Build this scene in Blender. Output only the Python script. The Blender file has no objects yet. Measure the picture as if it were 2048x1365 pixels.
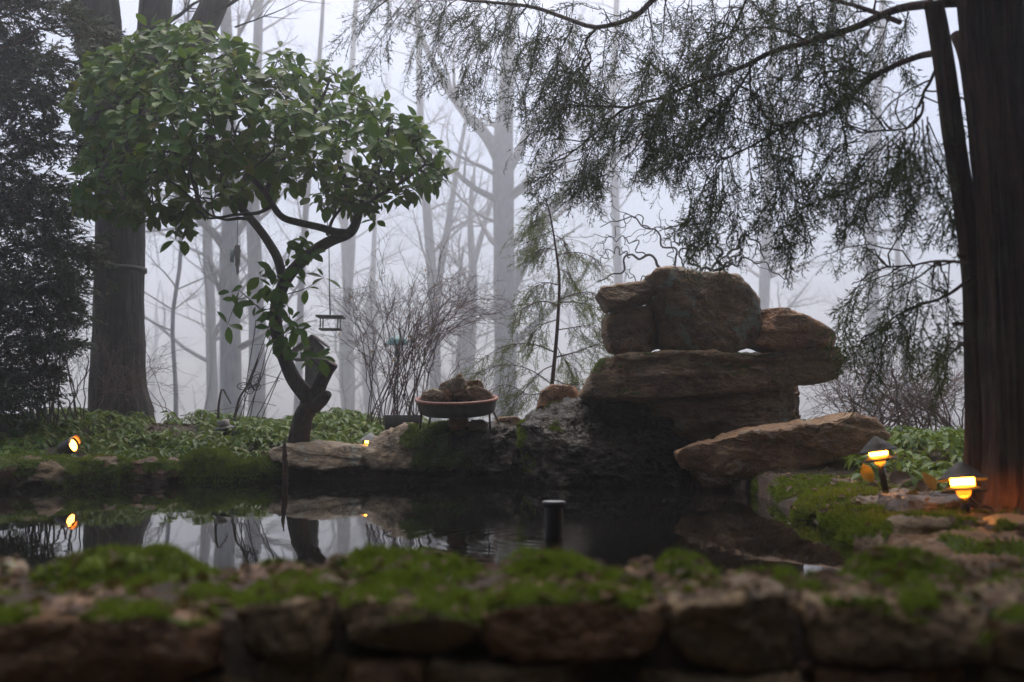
import bpy, math, random
import numpy as np
from mathutils import Vector
from mathutils.bvhtree import BVHTree

random.seed(11)
rng = np.random.default_rng(11)
sc = bpy.context.scene
COL = sc.collection

# ------------------------------------------------------------------ camera, sky, sun, exposure
CAM_Z = 0.35                      # metres above the pond's water (z = 0)
FPX = 35.0 / 36.0 * 2048.0        # focal length in photo pixels
PITCH = math.atan((845.0 - 682.5) / FPX)
cam_data = bpy.data.cameras.new("camera")
cam = bpy.data.objects.new("camera", cam_data)
COL.objects.link(cam)
cam.location = (0, 0, CAM_Z)
cam.rotation_euler = (math.pi / 2 + PITCH, 0, 0)
cam_data.lens = 35.0
cam_data.sensor_width = 36.0
cam_data.clip_start = 0.05
cam_data.clip_end = 600
cam_data.dof.use_dof = True
cam_data.dof.focus_distance = 5.7
cam_data.dof.aperture_fstop = 2.8
sc.camera = cam

SUN_EL, SUN_AZ = math.radians(68), math.radians(-4)     # azimuth from +Y (the view) towards +X
world = bpy.data.worlds.new("World")
sc.world = world
world.use_nodes = True
wn = world.node_tree
bg = wn.nodes["Background"]
sky = wn.nodes.new("ShaderNodeTexSky")
sky.sky_type = 'NISHITA'
sky.sun_disc = False
sky.sun_elevation = SUN_EL
sky.sun_rotation = SUN_AZ
sky.air_density = 0.75
sky.dust_density = 5.0
sky.ozone_density = 1.2
wn.links.new(sky.outputs[0], bg.inputs[0])
bg.inputs[1].default_value = 0.15
sun_data = bpy.data.lights.new("sun", 'SUN')
sun_data.energy = 1.2
sun_data.angle = math.radians(70)
sun_data.color = (1.0, 0.97, 0.93)
sun = bpy.data.objects.new("sun", sun_data)
COL.objects.link(sun)
sd = Vector((math.sin(SUN_AZ) * math.cos(SUN_EL), math.cos(SUN_AZ) * math.cos(SUN_EL), math.sin(SUN_EL)))
sun.rotation_euler = (-sd).to_track_quat('-Z', 'Y').to_euler()
sun.location = sd * 30
sc.view_settings.view_transform = 'Standard'
sc.view_settings.look = 'None'
sc.view_settings.gamma = 1.0
sc.view_settings.exposure = 0.45
sc.render.engine = 'CYCLES'
sc.cycles.use_denoising = True
sc.cycles.max_bounces = 6
sc.cycles.diffuse_bounces = 2
sc.cycles.glossy_bounces = 3
sc.cycles.transparent_max_bounces = 8
sc.cycles.volume_bounces = 3
sc.cycles.sample_clamp_indirect = 6.0
sc.cycles.use_light_tree = True

# ------------------------------------------------------------------ helpers
_cp, _sp = math.cos(PITCH), math.sin(PITCH)


def P(px, py, Y):
    """World point seen at photo pixel (px, py) at the distance Y in front of the camera."""
    u = (px - 1024.0) / FPX
    v = (682.5 - py) / FPX
    ry, rz = _cp - v * _sp, _sp + v * _cp
    t = Y / ry
    return np.array((u * t, Y, CAM_Z + rz * t))


def proj(V):
    """World points -> photo pixels."""
    V = np.asarray(V, float)
    y, zz = V[:, 1], V[:, 2] - CAM_Z
    d = y * _cp + zz * _sp
    return 1024 + FPX * V[:, 0] / d, 682.5 - FPX * (zz * _cp - y * _sp) / d


def PP(pts, Y):
    """Polyline of pixels -> world points; Y one distance, a (start, end) pair or one per point."""
    n = len(pts)
    if np.isscalar(Y):
        Y = [Y] * n
    elif len(Y) == 2 and n != 2:
        Y = np.linspace(Y[0], Y[1], n)
    return np.array([P(p[0], p[1], y) for p, y in zip(pts, Y)])


def _hash(ix, iy, iz, seed):
    n = (ix * 374761393 + iy * 668265263 + iz * 1274126177 + seed * 974634777) & 0x7fffffff
    n = ((n ^ (n >> 13)) * 1274126177) & 0x7fffffff
    n = ((n ^ (n >> 15)) * 60493) & 0x7fffffff
    return n / 1073741823.5 - 1.0


def vnoise(p, seed=0):
    p = np.asarray(p, float)
    i = np.floor(p).astype(np.int64)
    f = p - i
    f = f * f * (3 - 2 * f)
    x, y, z = i[..., 0], i[..., 1], i[..., 2]
    fx, fy, fz = f[..., 0], f[..., 1], f[..., 2]
    r = 0
    for dx in (0, 1):
        wx = fx if dx else 1 - fx
        for dy in (0, 1):
            wy = fy if dy else 1 - fy
            for dz in (0, 1):
                wz = fz if dz else 1 - fz
                r = r + wx * wy * wz * _hash(x + dx, y + dy, z + dz, seed)
    return r


def fbm(p, octaves=4, seed=0, gain=0.5):
    p = np.asarray(p, float)
    a, r = 1.0, 0.0
    for o in range(octaves):
        r = r + a * vnoise(p * (2.03 ** o) + o * 17.3, seed + o)
        a *= gain
    return r


def sstep(a, b, x):
    t = np.clip((np.asarray(x, float) - a) / (b - a), 0, 1)
    return t * t * (3 - 2 * t)


def cross1(a, b):
    return np.array((a[1] * b[2] - a[2] * b[1], a[2] * b[0] - a[0] * b[2], a[0] * b[1] - a[1] * b[0]))


def unit1(v):
    return v / (math.sqrt(v[0] * v[0] + v[1] * v[1] + v[2] * v[2]) + 1e-9)


def unit(v):
    v = np.asarray(v, float)
    return v / np.maximum(np.linalg.norm(v, axis=-1, keepdims=True), 1e-9)


class MB:
    """Collects vertices and faces of one mesh."""

    def __init__(self):
        self.V, self.F, self.n = [], [], 0

    def add(self, V, *Fs):
        V = np.asarray(V, float).reshape(-1, 3)
        for F in Fs:
            F = np.asarray(F, np.int64)
            if len(F):
                self.F.append(F + self.n)
        self.V.append(V)
        self.n += len(V)

    def verts(self):
        return np.concatenate(self.V) if self.V else np.zeros((0, 3))


WORLD_ORIGIN = {}


def mesh_data(name, V, Fs, smooth=True):
    me = bpy.data.meshes.new(name)
    V = np.asarray(V, np.float32)
    me.vertices.add(len(V))
    me.vertices.foreach_set("co", V.ravel())
    groups = {}
    for F in Fs:
        groups.setdefault(F.shape[1], []).append(F)
    loops, starts, tot = [], [], 0
    for k, L in groups.items():
        A = np.concatenate(L)
        loops.append(A.ravel())
        starts.append(tot + np.arange(len(A)) * k)
        tot += A.size
    loops = np.concatenate(loops).astype(np.int32)
    starts = np.concatenate(starts).astype(np.int32)
    me.loops.add(len(loops))
    me.loops.foreach_set("vertex_index", loops)
    me.polygons.add(len(starts))
    me.polygons.foreach_set("loop_start", starts)
    if smooth:
        me.polygons.foreach_set("use_smooth", np.ones(len(starts), bool))
    me.update(calc_edges=True)
    return me


def tag(o, label=None, category=None, group=None, kind=None):
    for k, v in (("label", label), ("category", category), ("group", group), ("kind", kind)):
        if v:
            o[k] = v
    return o


def link(name, me, mat, origin, parent=None):
    o = bpy.data.objects.new(name, me)
    COL.objects.link(o)
    if me is not None and mat is not None and not me.materials:
        me.materials.append(mat)
    if parent is not None:
        o.parent = parent
        o.location = Vector(origin) - WORLD_ORIGIN[parent.name]
    else:
        o.location = origin
    WORLD_ORIGIN[o.name] = Vector(origin)
    return o


def mk(name, V, Fs, mat, parent=None, smooth=True, origin=None, attrs=None):
    """One mesh object from world-space vertices; its origin sits at the base of the thing (or at the parent's)."""
    V = np.asarray(V, float)
    if origin is None:
        if parent is not None:
            origin = WORLD_ORIGIN[parent.name]
        else:
            lo, hi = V.min(0), V.max(0)
            origin = Vector(((lo[0] + hi[0]) / 2, (lo[1] + hi[1]) / 2, lo[2]))
    me = mesh_data(name, V - np.array(origin), Fs, smooth)
    if attrs:
        for k, a in attrs.items():
            at = me.attributes.new(k, 'FLOAT', 'POINT')
            at.data.foreach_set("value", np.asarray(a, np.float32))
    return link(name, me, mat, origin, parent)


def mkb(name, mb, mat, parent=None, smooth=True, origin=None):
    return mk(name, mb.verts(), mb.F, mat, parent, smooth, origin)


def empty(name, loc):
    o = bpy.data.objects.new(name, None)
    o.empty_display_size = 0.1
    COL.objects.link(o)
    o.location = loc
    WORLD_ORIGIN[o.name] = Vector(loc)
    return o


def thing(name, loc, label, category, group=None):
    return tag(empty(name, loc), label, category, group)


def copy_tree(o, parent=None):
    c = o.copy()
    COL.objects.link(c)
    c.parent = parent
    for ch in list(o.children):
        copy_tree(ch, c)
    return c


def resample(path, n):
    path = np.asarray(path, float)
    d = np.r_[0, np.cumsum(np.linalg.norm(np.diff(path, axis=0), axis=1))]
    t = np.linspace(0, d[-1], n)
    return np.stack([np.interp(t, d, path[:, k]) for k in range(path.shape[1])], 1)


def spline(pts, n):
    """Catmull-Rom curve through the points, n samples evenly spaced."""
    p = np.asarray(pts, float)
    if len(p) < 3:
        return resample(p, n)
    q = np.vstack([2 * p[0] - p[1], p, 2 * p[-1] - p[-2]])
    out = []
    for i in range(len(p) - 1):
        a, b, c, d = q[i:i + 4]
        for t in np.linspace(0, 1, 12, endpoint=(i == len(p) - 2)):
            out.append(0.5 * (2 * b + (c - a) * t + (2 * a - 5 * b + 4 * c - d) * t * t + (3 * b - a - 3 * c + d) * t ** 3))
    return resample(np.array(out), n)


def tubes(mb, paths, radii, k=5, cap=True):
    """Batch of tubes: paths (N, n, 3), radii (N, n)."""
    paths = np.asarray(paths, float)
    radii = np.asarray(radii, float)
    if paths.ndim == 2:
        paths, radii = paths[None], radii[None]
    N, n, _ = paths.shape
    if N == 0:
        return
    T = unit(np.gradient(paths, axis=1))
    mean = unit(T.mean(1))
    ref = np.where(np.abs(mean[:, 2:3]) < 0.8, np.array([[0, 0, 1.0]]), np.array([[0, 1.0, 0.0]]))
    A = unit(np.cross(T, ref[:, None, :]))
    B = np.cross(T, A)
    ang = np.linspace(0, 2 * np.pi, k, endpoint=False)
    ring = A[:, :, None, :] * np.cos(ang)[None, None, :, None] + B[:, :, None, :] * np.sin(ang)[None, None, :, None]
    V = paths[:, :, None, :] + ring * radii[:, :, None, None]
    i = np.arange(N)[:, None, None] * (n * k)
    j = np.arange(n - 1)[None, :, None] * k
    a = np.arange(k)[None, None, :]
    b = (a + 1) % k
    F = np.stack([i + j + a, i + j + b, i + j + k + b, i + j + k + a], -1).reshape(-1, 4)
    fs = [F]
    if cap and k > 2:
        e = (np.arange(N)[:, None] * (n * k) + (n - 1) * k + np.arange(k)[None, :])
        fs.append(e)
        s = (np.arange(N)[:, None] * (n * k) + np.arange(k)[None, ::-1])
        fs.append(s)
    mb.add(V.reshape(-1, 3), *fs)


def inst(mb, TV, TFs, mats, pos):
    """Copies of a template: mats (N,3,3) columns are the local axes, pos (N,3)."""
    mats, pos = np.asarray(mats, float), np.asarray(pos, float)
    N, m = len(pos), len(TV)
    if N == 0:
        return
    V = np.einsum('nij,mj->nmi', mats, TV) + pos[:, None, :]
    off = (np.arange(N) * m)[:, None, None]
    mb.add(V.reshape(-1, 3), *[(F[None] + off).reshape(-1, F.shape[1]) for F in TFs])


def frames(d, up, scale=1.0):
    """Rotation matrices whose x axis is d and whose z axis is near up."""
    d = unit(d)
    y = unit(np.cross(up, d))
    z = np.cross(d, y)
    s = np.asarray(scale, float).reshape(-1, 1) if not np.isscalar(scale) else scale
    return np.stack([d * s, y * s, z * s], -1)


def inside(poly, x, y):
    poly = np.asarray(poly, float)
    x, y = np.asarray(x, float), np.asarray(y, float)
    c = np.zeros(x.shape, bool)
    n = len(poly)
    for i in range(n):
        x1, y1 = poly[i]
        x2, y2 = poly[(i + 1) % n]
        if y1 == y2:
            continue
        cond = (y1 > y) != (y2 > y)
        c ^= cond & (x < (x2 - x1) * (y - y1) / (y2 - y1) + x1)
    return c


def edge_dist(poly, x, y):
    poly = np.asarray(poly, float)
    best = np.full(np.shape(x), 1e9)
    for i in range(len(poly)):
        a, b = poly[i], poly[(i + 1) % len(poly)]
        ab = b - a
        t = np.clip(((x - a[0]) * ab[0] + (y - a[1]) * ab[1]) / (ab @ ab), 0, 1)
        best = np.minimum(best, np.hypot(x - a[0] - t * ab[0], y - a[1] - t * ab[1]))
    return best


def lathe(profile, k=32):
    """Surface of revolution about z from (r, z) pairs -> V, quads."""
    pr = np.asarray(profile, float)
    a = np.linspace(0, 2 * np.pi, k, endpoint=False)
    V = np.stack([pr[:, 0][:, None] * np.cos(a), pr[:, 0][:, None] * np.sin(a), np.repeat(pr[:, 1][:, None], k, 1)], -1).reshape(-1, 3)
    n = len(pr)
    j = np.arange(n - 1)[:, None] * k
    i = np.arange(k)[None, :]
    b = (i + 1) % k
    F = np.stack([j + i, j + b, j + k + b, j + k + i], -1).reshape(-1, 4)
    return V, F


def boxv(x0, x1, y0, y1, z0, z1):
    V = np.array([(x, y, z) for z in (z0, z1) for y in (y0, y1) for x in (x0, x1)], float)
    F = np.array([(0, 2, 3, 1), (4, 5, 7, 6), (0, 1, 5, 4), (2, 6, 7, 3), (0, 4, 6, 2), (1, 3, 7, 5)])
    return V, F


def rot(axis, ang):
    axis = unit(axis)
    x, y, z = axis
    c, s = math.cos(ang), math.sin(ang)
    C = 1 - c
    return np.array([[c + x * x * C, x * y * C - z * s, x * z * C + y * s], [y * x * C + z * s, c + y * y * C, y * z * C - x * s], [z * x * C - y * s, z * y * C + x * s, c + z * z * C]])


# ------------------------------------------------------------------ materials (all procedural)
class NT:
    def __init__(self, name):
        self.m = bpy.data.materials.new(name)
        self.m.use_nodes = True
        self.t = self.m.node_tree
        self.b = self.t.nodes["Principled BSDF"]
        self.out = self.t.nodes["Material Output"]
        self._pos = None

    def node(self, kind, **kw):
        n = self.t.nodes.new(kind)
        for k, v in kw.items():
            setattr(n, k, v)
        return n

    def set(self, node, key, v):
        if isinstance(v, bpy.types.NodeSocket):
            self.t.links.new(v, node.inputs[key])
        else:
            node.inputs[key].default_value = v

    def pos(self, scale=(1, 1, 1), rotz=(0, 0, 0)):
        g = self.node("ShaderNodeNewGeometry")
        m = self.node("ShaderNodeMapping")
        self.t.links.new(g.outputs["Position"], m.inputs[0])
        m.inputs["Scale"].default_value = scale
        m.inputs["Rotation"].default_value = rotz
        return m.outputs[0]

    def noise(self, scale, detail=4, rough=0.55, vec=None, dist=0.0):
        n = self.node("ShaderNodeTexNoise")
        self.set(n, "Scale", scale)
        self.set(n, "Detail", detail)
        self.set(n, "Roughness", rough)
        self.set(n, "Distortion", dist)
        self.t.links.new(vec if vec is not None else self.pos(), n.inputs["Vector"])
        return n.outputs[0]

    def noise_c(self, scale):
        n = self.node("ShaderNodeTexNoise")
        self.set(n, "Scale", scale)
        self.t.links.new(self.pos(), n.inputs["Vector"])
        return n.outputs[1]

    def node_color(self, s):
        return s

    def voronoi(self, scale, vec=None, feature='F1', out="Distance"):
        n = self.node("ShaderNodeTexVoronoi", feature=feature)
        self.set(n, "Scale", scale)
        self.t.links.new(vec if vec is not None else self.pos(), n.inputs["Vector"])
        return n.outputs[out]

    def ramp(self, fac, stops, interp='LINEAR'):
        n = self.node("ShaderNodeValToRGB")
        n.color_ramp.interpolation = interp
        e = n.color_ramp.elements
        while len(e) < len(stops):
            e.new(0.5)
        for el, (p, c) in zip(e, stops):
            el.position = p
            el.color = (c, c, c, 1) if np.isscalar(c) else (c[0], c[1], c[2], 1)
        self.t.links.new(fac, n.inputs[0])
        return n.outputs[0]

    def mix(self, fac, a, b, blend='MIX'):
        n = self.node("ShaderNodeMix", data_type='RGBA', blend_type=blend)
        self.set(n, 0, fac)
        for i, v in ((6, a), (7, b)):
            self.set(n, i, v if isinstance(v, bpy.types.NodeSocket) else (v[0], v[1], v[2], 1))
        return n.outputs[2]

    def math(self, op, a, b=0.0, clamp=False):
        n = self.node("ShaderNodeMath", operation=op, use_clamp=clamp)
        self.set(n, 0, a)
        self.set(n, 1, b)
        return n.outputs[0]

    def attr(self, name):
        n = self.node("ShaderNodeAttribute", attribute_name=name)
        return n.outputs["Fac"]

    def island(self):
        g = self.node("ShaderNodeNewGeometry")
        o = self.node("ShaderNodeObjectInfo")
        s = self.math('ADD', g.outputs["Random Per Island"], o.outputs["Random"])
        return self.math('FRACT', s)

    def bump(self, height, strength=0.5, dist=0.01, normal=None):
        n = self.node("ShaderNodeBump")
        self.set(n, "Strength", strength)
        self.set(n, "Distance", dist)
        self.t.links.new(height, n.inputs["Height"])
        if normal is not None:
            self.t.links.new(normal, n.inputs["Normal"])
        return n.outputs[0]

    def fin(self, color=None, rough=0.6, normal=None, **kw):
        if color is not None:
            self.set(self.b, "Base Color", color if isinstance(color, bpy.types.NodeSocket) else (color[0], color[1], color[2], 1))
        self.set(self.b, "Roughness", rough)
        if normal is not None:
            self.set(self.b, "Normal", normal)
        for k, v in kw.items():
            self.set(self.b, k, v)
        return self.m


DAMP = 0.95      # the stones are wet through


def rock_mat(name, c1, c2, c3, lichen=None, rough=0.55, scale=1.0, strat=1.0, lich_amt=0.62, damp=1.0):
    """Weathered stone: blotches, grain, rust, optional lichen; attributes 'moss' and 'wet' steer moss cover and water film."""
    t = NT(name)
    c1, c2, c3 = [(c[0] * 1.12 * DAMP * damp, c[1] * 0.93 * DAMP * damp, c[2] * 0.66 * DAMP * damp) for c in (c1, c2, c3)]      # iron-stained
    v = t.pos((1, 1, strat))
    a = t.noise(4.5 * scale, 6, 0.62, v, 0.4)
    b = t.noise(22 * scale, 5, 0.6, v)
    d = t.noise(90 * scale, 3, 0.6)
    col = t.ramp(a, [(0.32, c1), (0.5, c2), (0.66, c3)])
    col = t.mix(t.ramp(b, [(0.35, 0.55), (0.6, 0.0)]), col, tuple(x * 0.45 for x in c1))
    col = t.mix(t.ramp(d, [(0.55, 0.0), (0.75, 0.3)]), col, tuple(min(1, x * 1.9) for x in c3))
    if lichen:
        l = t.noise(6.5 * scale, 5, 0.7, None, 0.8)
        l2 = t.noise(45 * scale, 3, 0.6)
        m = t.math('MULTIPLY', t.ramp(l, [(lich_amt - 0.04, 0.0), (lich_amt + 0.05, 0.8)]), t.ramp(l2, [(0.35, 0.2), (0.6, 1.0)]))
        col = t.mix(m, col, lichen)
    crack = t.voronoi(5.5 * scale, t.mix(0.4, t.pos((1, 1, 1.8 * strat)), t.node_color(t.noise_c(9 * scale))), 'DISTANCE_TO_EDGE')
    col = t.mix(t.math('MULTIPLY', t.ramp(crack, [(0.0, 0.6), (0.018, 0.0)]), t.ramp(a, [(0.42, 0.0), (0.6, 1.0)])), col, tuple(x * 0.22 for x in c1))
    moss = t.attr("moss")
    mn = t.noise(140, 3, 0.7)
    mm = t.ramp(t.math('ADD', moss, t.math('MULTIPLY', t.math('SUBTRACT', mn, 0.5), 0.5)), [(0.4, 0.0), (0.6, 1.0)])
    mcol = t.ramp(t.noise(30, 3), [(0.3, (0.045, 0.065, 0.012)), (0.6, (0.095, 0.135, 0.02)), (0.8, (0.14, 0.18, 0.03))])
    col = t.mix(mm, col, mcol)
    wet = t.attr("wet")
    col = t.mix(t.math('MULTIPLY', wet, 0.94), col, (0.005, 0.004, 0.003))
    r0 = t.ramp(b, [(0.3, rough - 0.13), (0.7, rough + 0.2)])
    n = t.node("ShaderNodeMix", data_type='FLOAT')
    t.set(n, 0, wet)
    t.set(n, 2, r0)
    t.set(n, 3, 0.13)
    n2 = t.node("ShaderNodeMix", data_type='FLOAT')
    t.set(n2, 0, mm)
    t.set(n2, 2, n.outputs[0])
    t.set(n2, 3, 0.95)
    vo = t.voronoi(9 * scale, t.pos((1, 1, 2.2 * strat)), 'DISTANCE_TO_EDGE')
    h = t.math('ADD', t.math('MULTIPLY', a, 1.2), t.math('MULTIPLY', b, 0.5))
    h = t.math('ADD', h, t.math('MULTIPLY', d, 0.18))
    h = t.math('ADD', h, t.math('MULTIPLY', t.ramp(vo, [(0.0, 0.0), (0.035, 1.0)]), 0.10))
    h = t.math('ADD', h, t.math('MULTIPLY', t.math('MULTIPLY', mn, mm), 0.5))
    h = t.math('ADD', h, t.math('MULTIPLY', t.ramp(crack, [(0.0, 0.0), (0.03, 1.0)]), 0.12))
    t.set(t.b, "Specular IOR Level", t.math('SUBTRACT', 0.45, t.math('MULTIPLY', wet, 0.28)))
    return t.fin(col, n2.outputs[0], t.bump(h, 1.0, 0.03 / scale))


def bark_mat(name, c1, c2, scale=1.0, stretch=0.14, rough=0.85, green=None, depth=0.02):
    t = NT(name)
    v = t.pos((1, 1, stretch))
    a = t.noise(38 * scale, 5, 0.6, v, 0.3)
    b = t.noise(9 * scale, 4, 0.6, t.pos((1, 1, 0.5)))
    col = t.ramp(a, [(0.33, c1), (0.62, c2)])
    col = t.mix(t.ramp(b, [(0.4, 0.0), (0.7, 0.5)]), col, tuple(x * 0.5 for x in c1))
    if green:
        g = t.noise(5 * scale, 5, 0.65)
        col = t.mix(t.ramp(g, [(0.5, 0.0), (0.66, 0.65)]), col, green)
    h = t.math('ADD', a, t.math('MULTIPLY', t.noise(120 * scale, 3), 0.15))
    return t.fin(col, rough, t.bump(h, 0.9, depth))


def leaf_mat(name, stops, rough=0.38, trans=0.25, vein=True, spec=0.5):
    """Foliage: hue differs from leaf to leaf; some light passes through."""
    t = NT(name)
    col = t.ramp(t.island(), stops)
    n = t.noise(60, 3)
    col = t.mix(t.ramp(n, [(0.35, 0.35), (0.65, 0.0)]), col, tuple(x * 0.6 for x in stops[0][1]))
    t.fin(col, rough, t.bump(n, 0.3, 0.002))
    t.set(t.b, "Specular IOR Level", spec)
    tr = t.node("ShaderNodeBsdfTranslucent")
    t.set(tr, "Color", t.mix(0.5, col, (0.16, 0.2, 0.02)))
    mx = t.node("ShaderNodeMixShader")
    t.set(mx, 0, trans)
    t.t.links.new(t.b.outputs[0], mx.inputs[1])
    t.t.links.new(tr.outputs[0], mx.inputs[2])
    t.t.links.new(mx.outputs[0], t.out.inputs[0])
    return t.m


def plain(name, col, rough=0.5, metal=0.0, var=0.35, scale=30, bump=0.3, dist=0.003):
    t = NT(name)
    n = t.noise(scale, 5, 0.6)
    c = t.mix(t.ramp(n, [(0.3, var), (0.7, 0.0)]), col, tuple(x * 0.35 for x in col))
    return t.fin(c, t.ramp(n, [(0.3, min(1, rough + 0.15)), (0.7, max(0.05, rough - 0.1))]), t.bump(n, bump, dist), Metallic=metal)


def glow(name, col, strength):
    """A lamp lens: it gives off light; slightly uneven because of the frosted glass ribs."""
    t = NT(name)
    n = t.noise(70, 2)
    t.fin((0.7, 0.5, 0.3), 0.4)
    t.set(t.b, "Emission Color", (col[0], col[1], col[2], 1))
    t.set(t.b, "Emission Strength", t.math('MULTIPLY', t.ramp(n, [(0.3, 0.8), (0.7, 1.0)]), strength))
    return t.m


MAT = dict(
    boulder=rock_mat("boulder_rock", (0.12, 0.068, 0.038), (0.23, 0.145, 0.085), (0.31, 0.22, 0.145), (0.26, 0.31, 0.22), strat=1.0),
    boulder_lichen=rock_mat("lichen_rock", (0.11, 0.068, 0.038), (0.22, 0.145, 0.085), (0.30, 0.215, 0.14), (0.24, 0.33, 0.24), strat=1.2, lich_amt=0.56),
    slab=rock_mat("banded_slab_rock", (0.12, 0.075, 0.045), (0.24, 0.165, 0.105), (0.34, 0.265, 0.19), (0.24, 0.28, 0.20), strat=2.0, lich_amt=0.6),
    rust=rock_mat("rusty_rock", (0.13, 0.055, 0.025), (0.27, 0.135, 0.06), (0.31, 0.205, 0.125), (0.2, 0.24, 0.16), lich_amt=0.68),
    pale=rock_mat("pale_grey_rock", (0.17, 0.135, 0.10), (0.30, 0.25, 0.195), (0.42, 0.365, 0.30), (0.36, 0.4, 0.32), strat=2.0),
    slate=rock_mat("dark_slate", (0.07, 0.065, 0.07), (0.11, 0.105, 0.11), (0.16, 0.15, 0.15), None, strat=3.0, rough=0.45),
    wallstone=rock_mat("wall_stone", (0.12, 0.085, 0.045), (0.22, 0.165, 0.095), (0.30, 0.235, 0.15), (0.32, 0.38, 0.3), scale=1.6, strat=1.3, lich_amt=0.66, damp=0.78),
    wallbrown=rock_mat("brown_wall_stone", (0.14, 0.075, 0.035), (0.25, 0.145, 0.075), (0.31, 0.205, 0.12), (0.3, 0.34, 0.26), scale=1.6, strat=1.3, lich_amt=0.7, damp=0.75),
    oak=bark_mat("oak_bark", (0.018, 0.014, 0.012), (0.06, 0.048, 0.04), 0.8, 0.12, green=(0.06, 0.06, 0.045), depth=0.035),
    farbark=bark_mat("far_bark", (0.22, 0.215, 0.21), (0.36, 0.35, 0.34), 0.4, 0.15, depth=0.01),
    cedarbark=bark_mat("cedar_bark", (0.022, 0.009, 0.005), (0.11, 0.047, 0.025), 1.2, 0.06, green=(0.075, 0.075, 0.03), depth=0.035),
    shrubbark=bark_mat("smooth_bark", (0.028, 0.019, 0.014), (0.085, 0.062, 0.046), 1.6, 0.35, depth=0.016, green=(0.05, 0.055, 0.03)),
    twig=plain("brown_twig", (0.085, 0.055, 0.045), 0.75),
    redtwig=plain("red_brown_twig", (0.13, 0.07, 0.06), 0.7),
    hazeltwig=plain("grey_hazel_twig", (0.10, 0.095, 0.085), 0.75),
    laurel=leaf_mat("laurel_leaf", [(0.0, (0.035, 0.11, 0.010)), (0.35, (0.06, 0.165, 0.015)), (0.75, (0.095, 0.215, 0.024)), (0.96, (0.15, 0.23, 0.03)), (1.0, (0.28, 0.23, 0.04))], 0.42, 0.38, spec=0.2),
    spurge=leaf_mat("ground_cover_leaf", [(0.0, (0.045, 0.11, 0.012)), (0.5, (0.09, 0.18, 0.02)), (0.9, (0.16, 0.24, 0.03)), (1.0, (0.22, 0.24, 0.05))], 0.42, 0.35, spec=0.2),
    cedar=leaf_mat("cedar_needle", [(0.0, (0.026, 0.045, 0.024)), (0.6, (0.042, 0.072, 0.034)), (0.9, (0.065, 0.09, 0.04)), (1.0, (0.12, 0.07, 0.035))], 0.6, 0.25, spec=0.3),
    sapling=leaf_mat("sapling_needle", [(0.0, (0.10, 0.14, 0.04)), (0.6, (0.17, 0.21, 0.065)), (1.0, (0.24, 0.25, 0.09))], 0.6, 0.5, spec=0.3),
    cypress=leaf_mat("cypress_needle", [(0.0, (0.014, 0.028, 0.014)), (0.6, (0.024, 0.045, 0.02)), (1.0, (0.045, 0.06, 0.026))], 0.6, 0.12, spec=0.3),
    moss=leaf_mat("moss_blade", [(0.0, (0.11, 0.16, 0.014)), (0.5, (0.19, 0.27, 0.025)), (1.0, (0.28, 0.35, 0.045))], 0.8, 0.35, spec=0.2),
    litter=leaf_mat("dead_leaf", [(0.0, (0.04, 0.018, 0.01)), (0.4, (0.09, 0.04, 0.022)), (0.8, (0.15, 0.075, 0.042)), (1.0, (0.24, 0.15, 0.09))], 0.6, 0.2, spec=0.3),
    orangeleaf=leaf_mat("orange_leaf", [(0.0, (0.30, 0.10, 0.03)), (0.5, (0.42, 0.20, 0.04)), (1.0, (0.5, 0.33, 0.06))], 0.6, 0.4, spec=0.3),
    dryhead=leaf_mat("dry_flower", [(0.0, (0.08, 0.055, 0.05)), (1.0, (0.17, 0.12, 0.10))], 0.8, 0.2, spec=0.2),
    darkmetal=plain("dark_bronze_metal", (0.045, 0.04, 0.038), 0.5, 0.3, bump=0.15),
    blackplastic=plain("black_plastic", (0.012, 0.012, 0.012), 0.35, bump=0.1),
    greycap=plain("grey_plastic", (0.33, 0.34, 0.34), 0.5),
    terracotta=plain("terracotta_rim", (0.42, 0.17, 0.11), 0.45, scale=40),
    bowlside=plain("stained_bowl_side", (0.11, 0.10, 0.07), 0.45, scale=25, var=0.8),
    legwood=plain("rusty_iron", (0.10, 0.06, 0.04), 0.7),
    oldwood=plain("weathered_wood", (0.13, 0.105, 0.085), 0.8, scale=18),
    darkwood=plain("dark_timber", (0.05, 0.047, 0.043), 0.75),
    rottenwood=plain("rotten_wood", (0.09, 0.045, 0.025), 0.8, scale=60, bump=0.8, dist=0.006),
    palelens=plain("clouded_lens", (0.33, 0.29, 0.25), 0.35),
    glassgreen=plain("green_glass", (0.10, 0.17, 0.15), 0.2),
    teal=plain("teal_plastic", (0.10, 0.28, 0.26), 0.4),
    cutwood=plain("cut_wood", (0.17, 0.12, 0.085), 0.8),
    lamp_a=glow("warm_lens", (1.0, 0.33, 0.02), 55.0),
    lamp_cup=glow("amber_cup", (1.0, 0.24, 0.01), 2.0),
)

# ------------------------------------------------------------------ ground and water
POND = np.array([(-4.6, 1.55), (-4.6, 4.2), (-2.75, 5.35), (-2.3, 5.8), (-1.43, 6.12), (-0.3, 6.15), (0.4, 5.95), (1.24, 5.35), (0.99, 2.55), (0.88, 1.55)])


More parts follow.
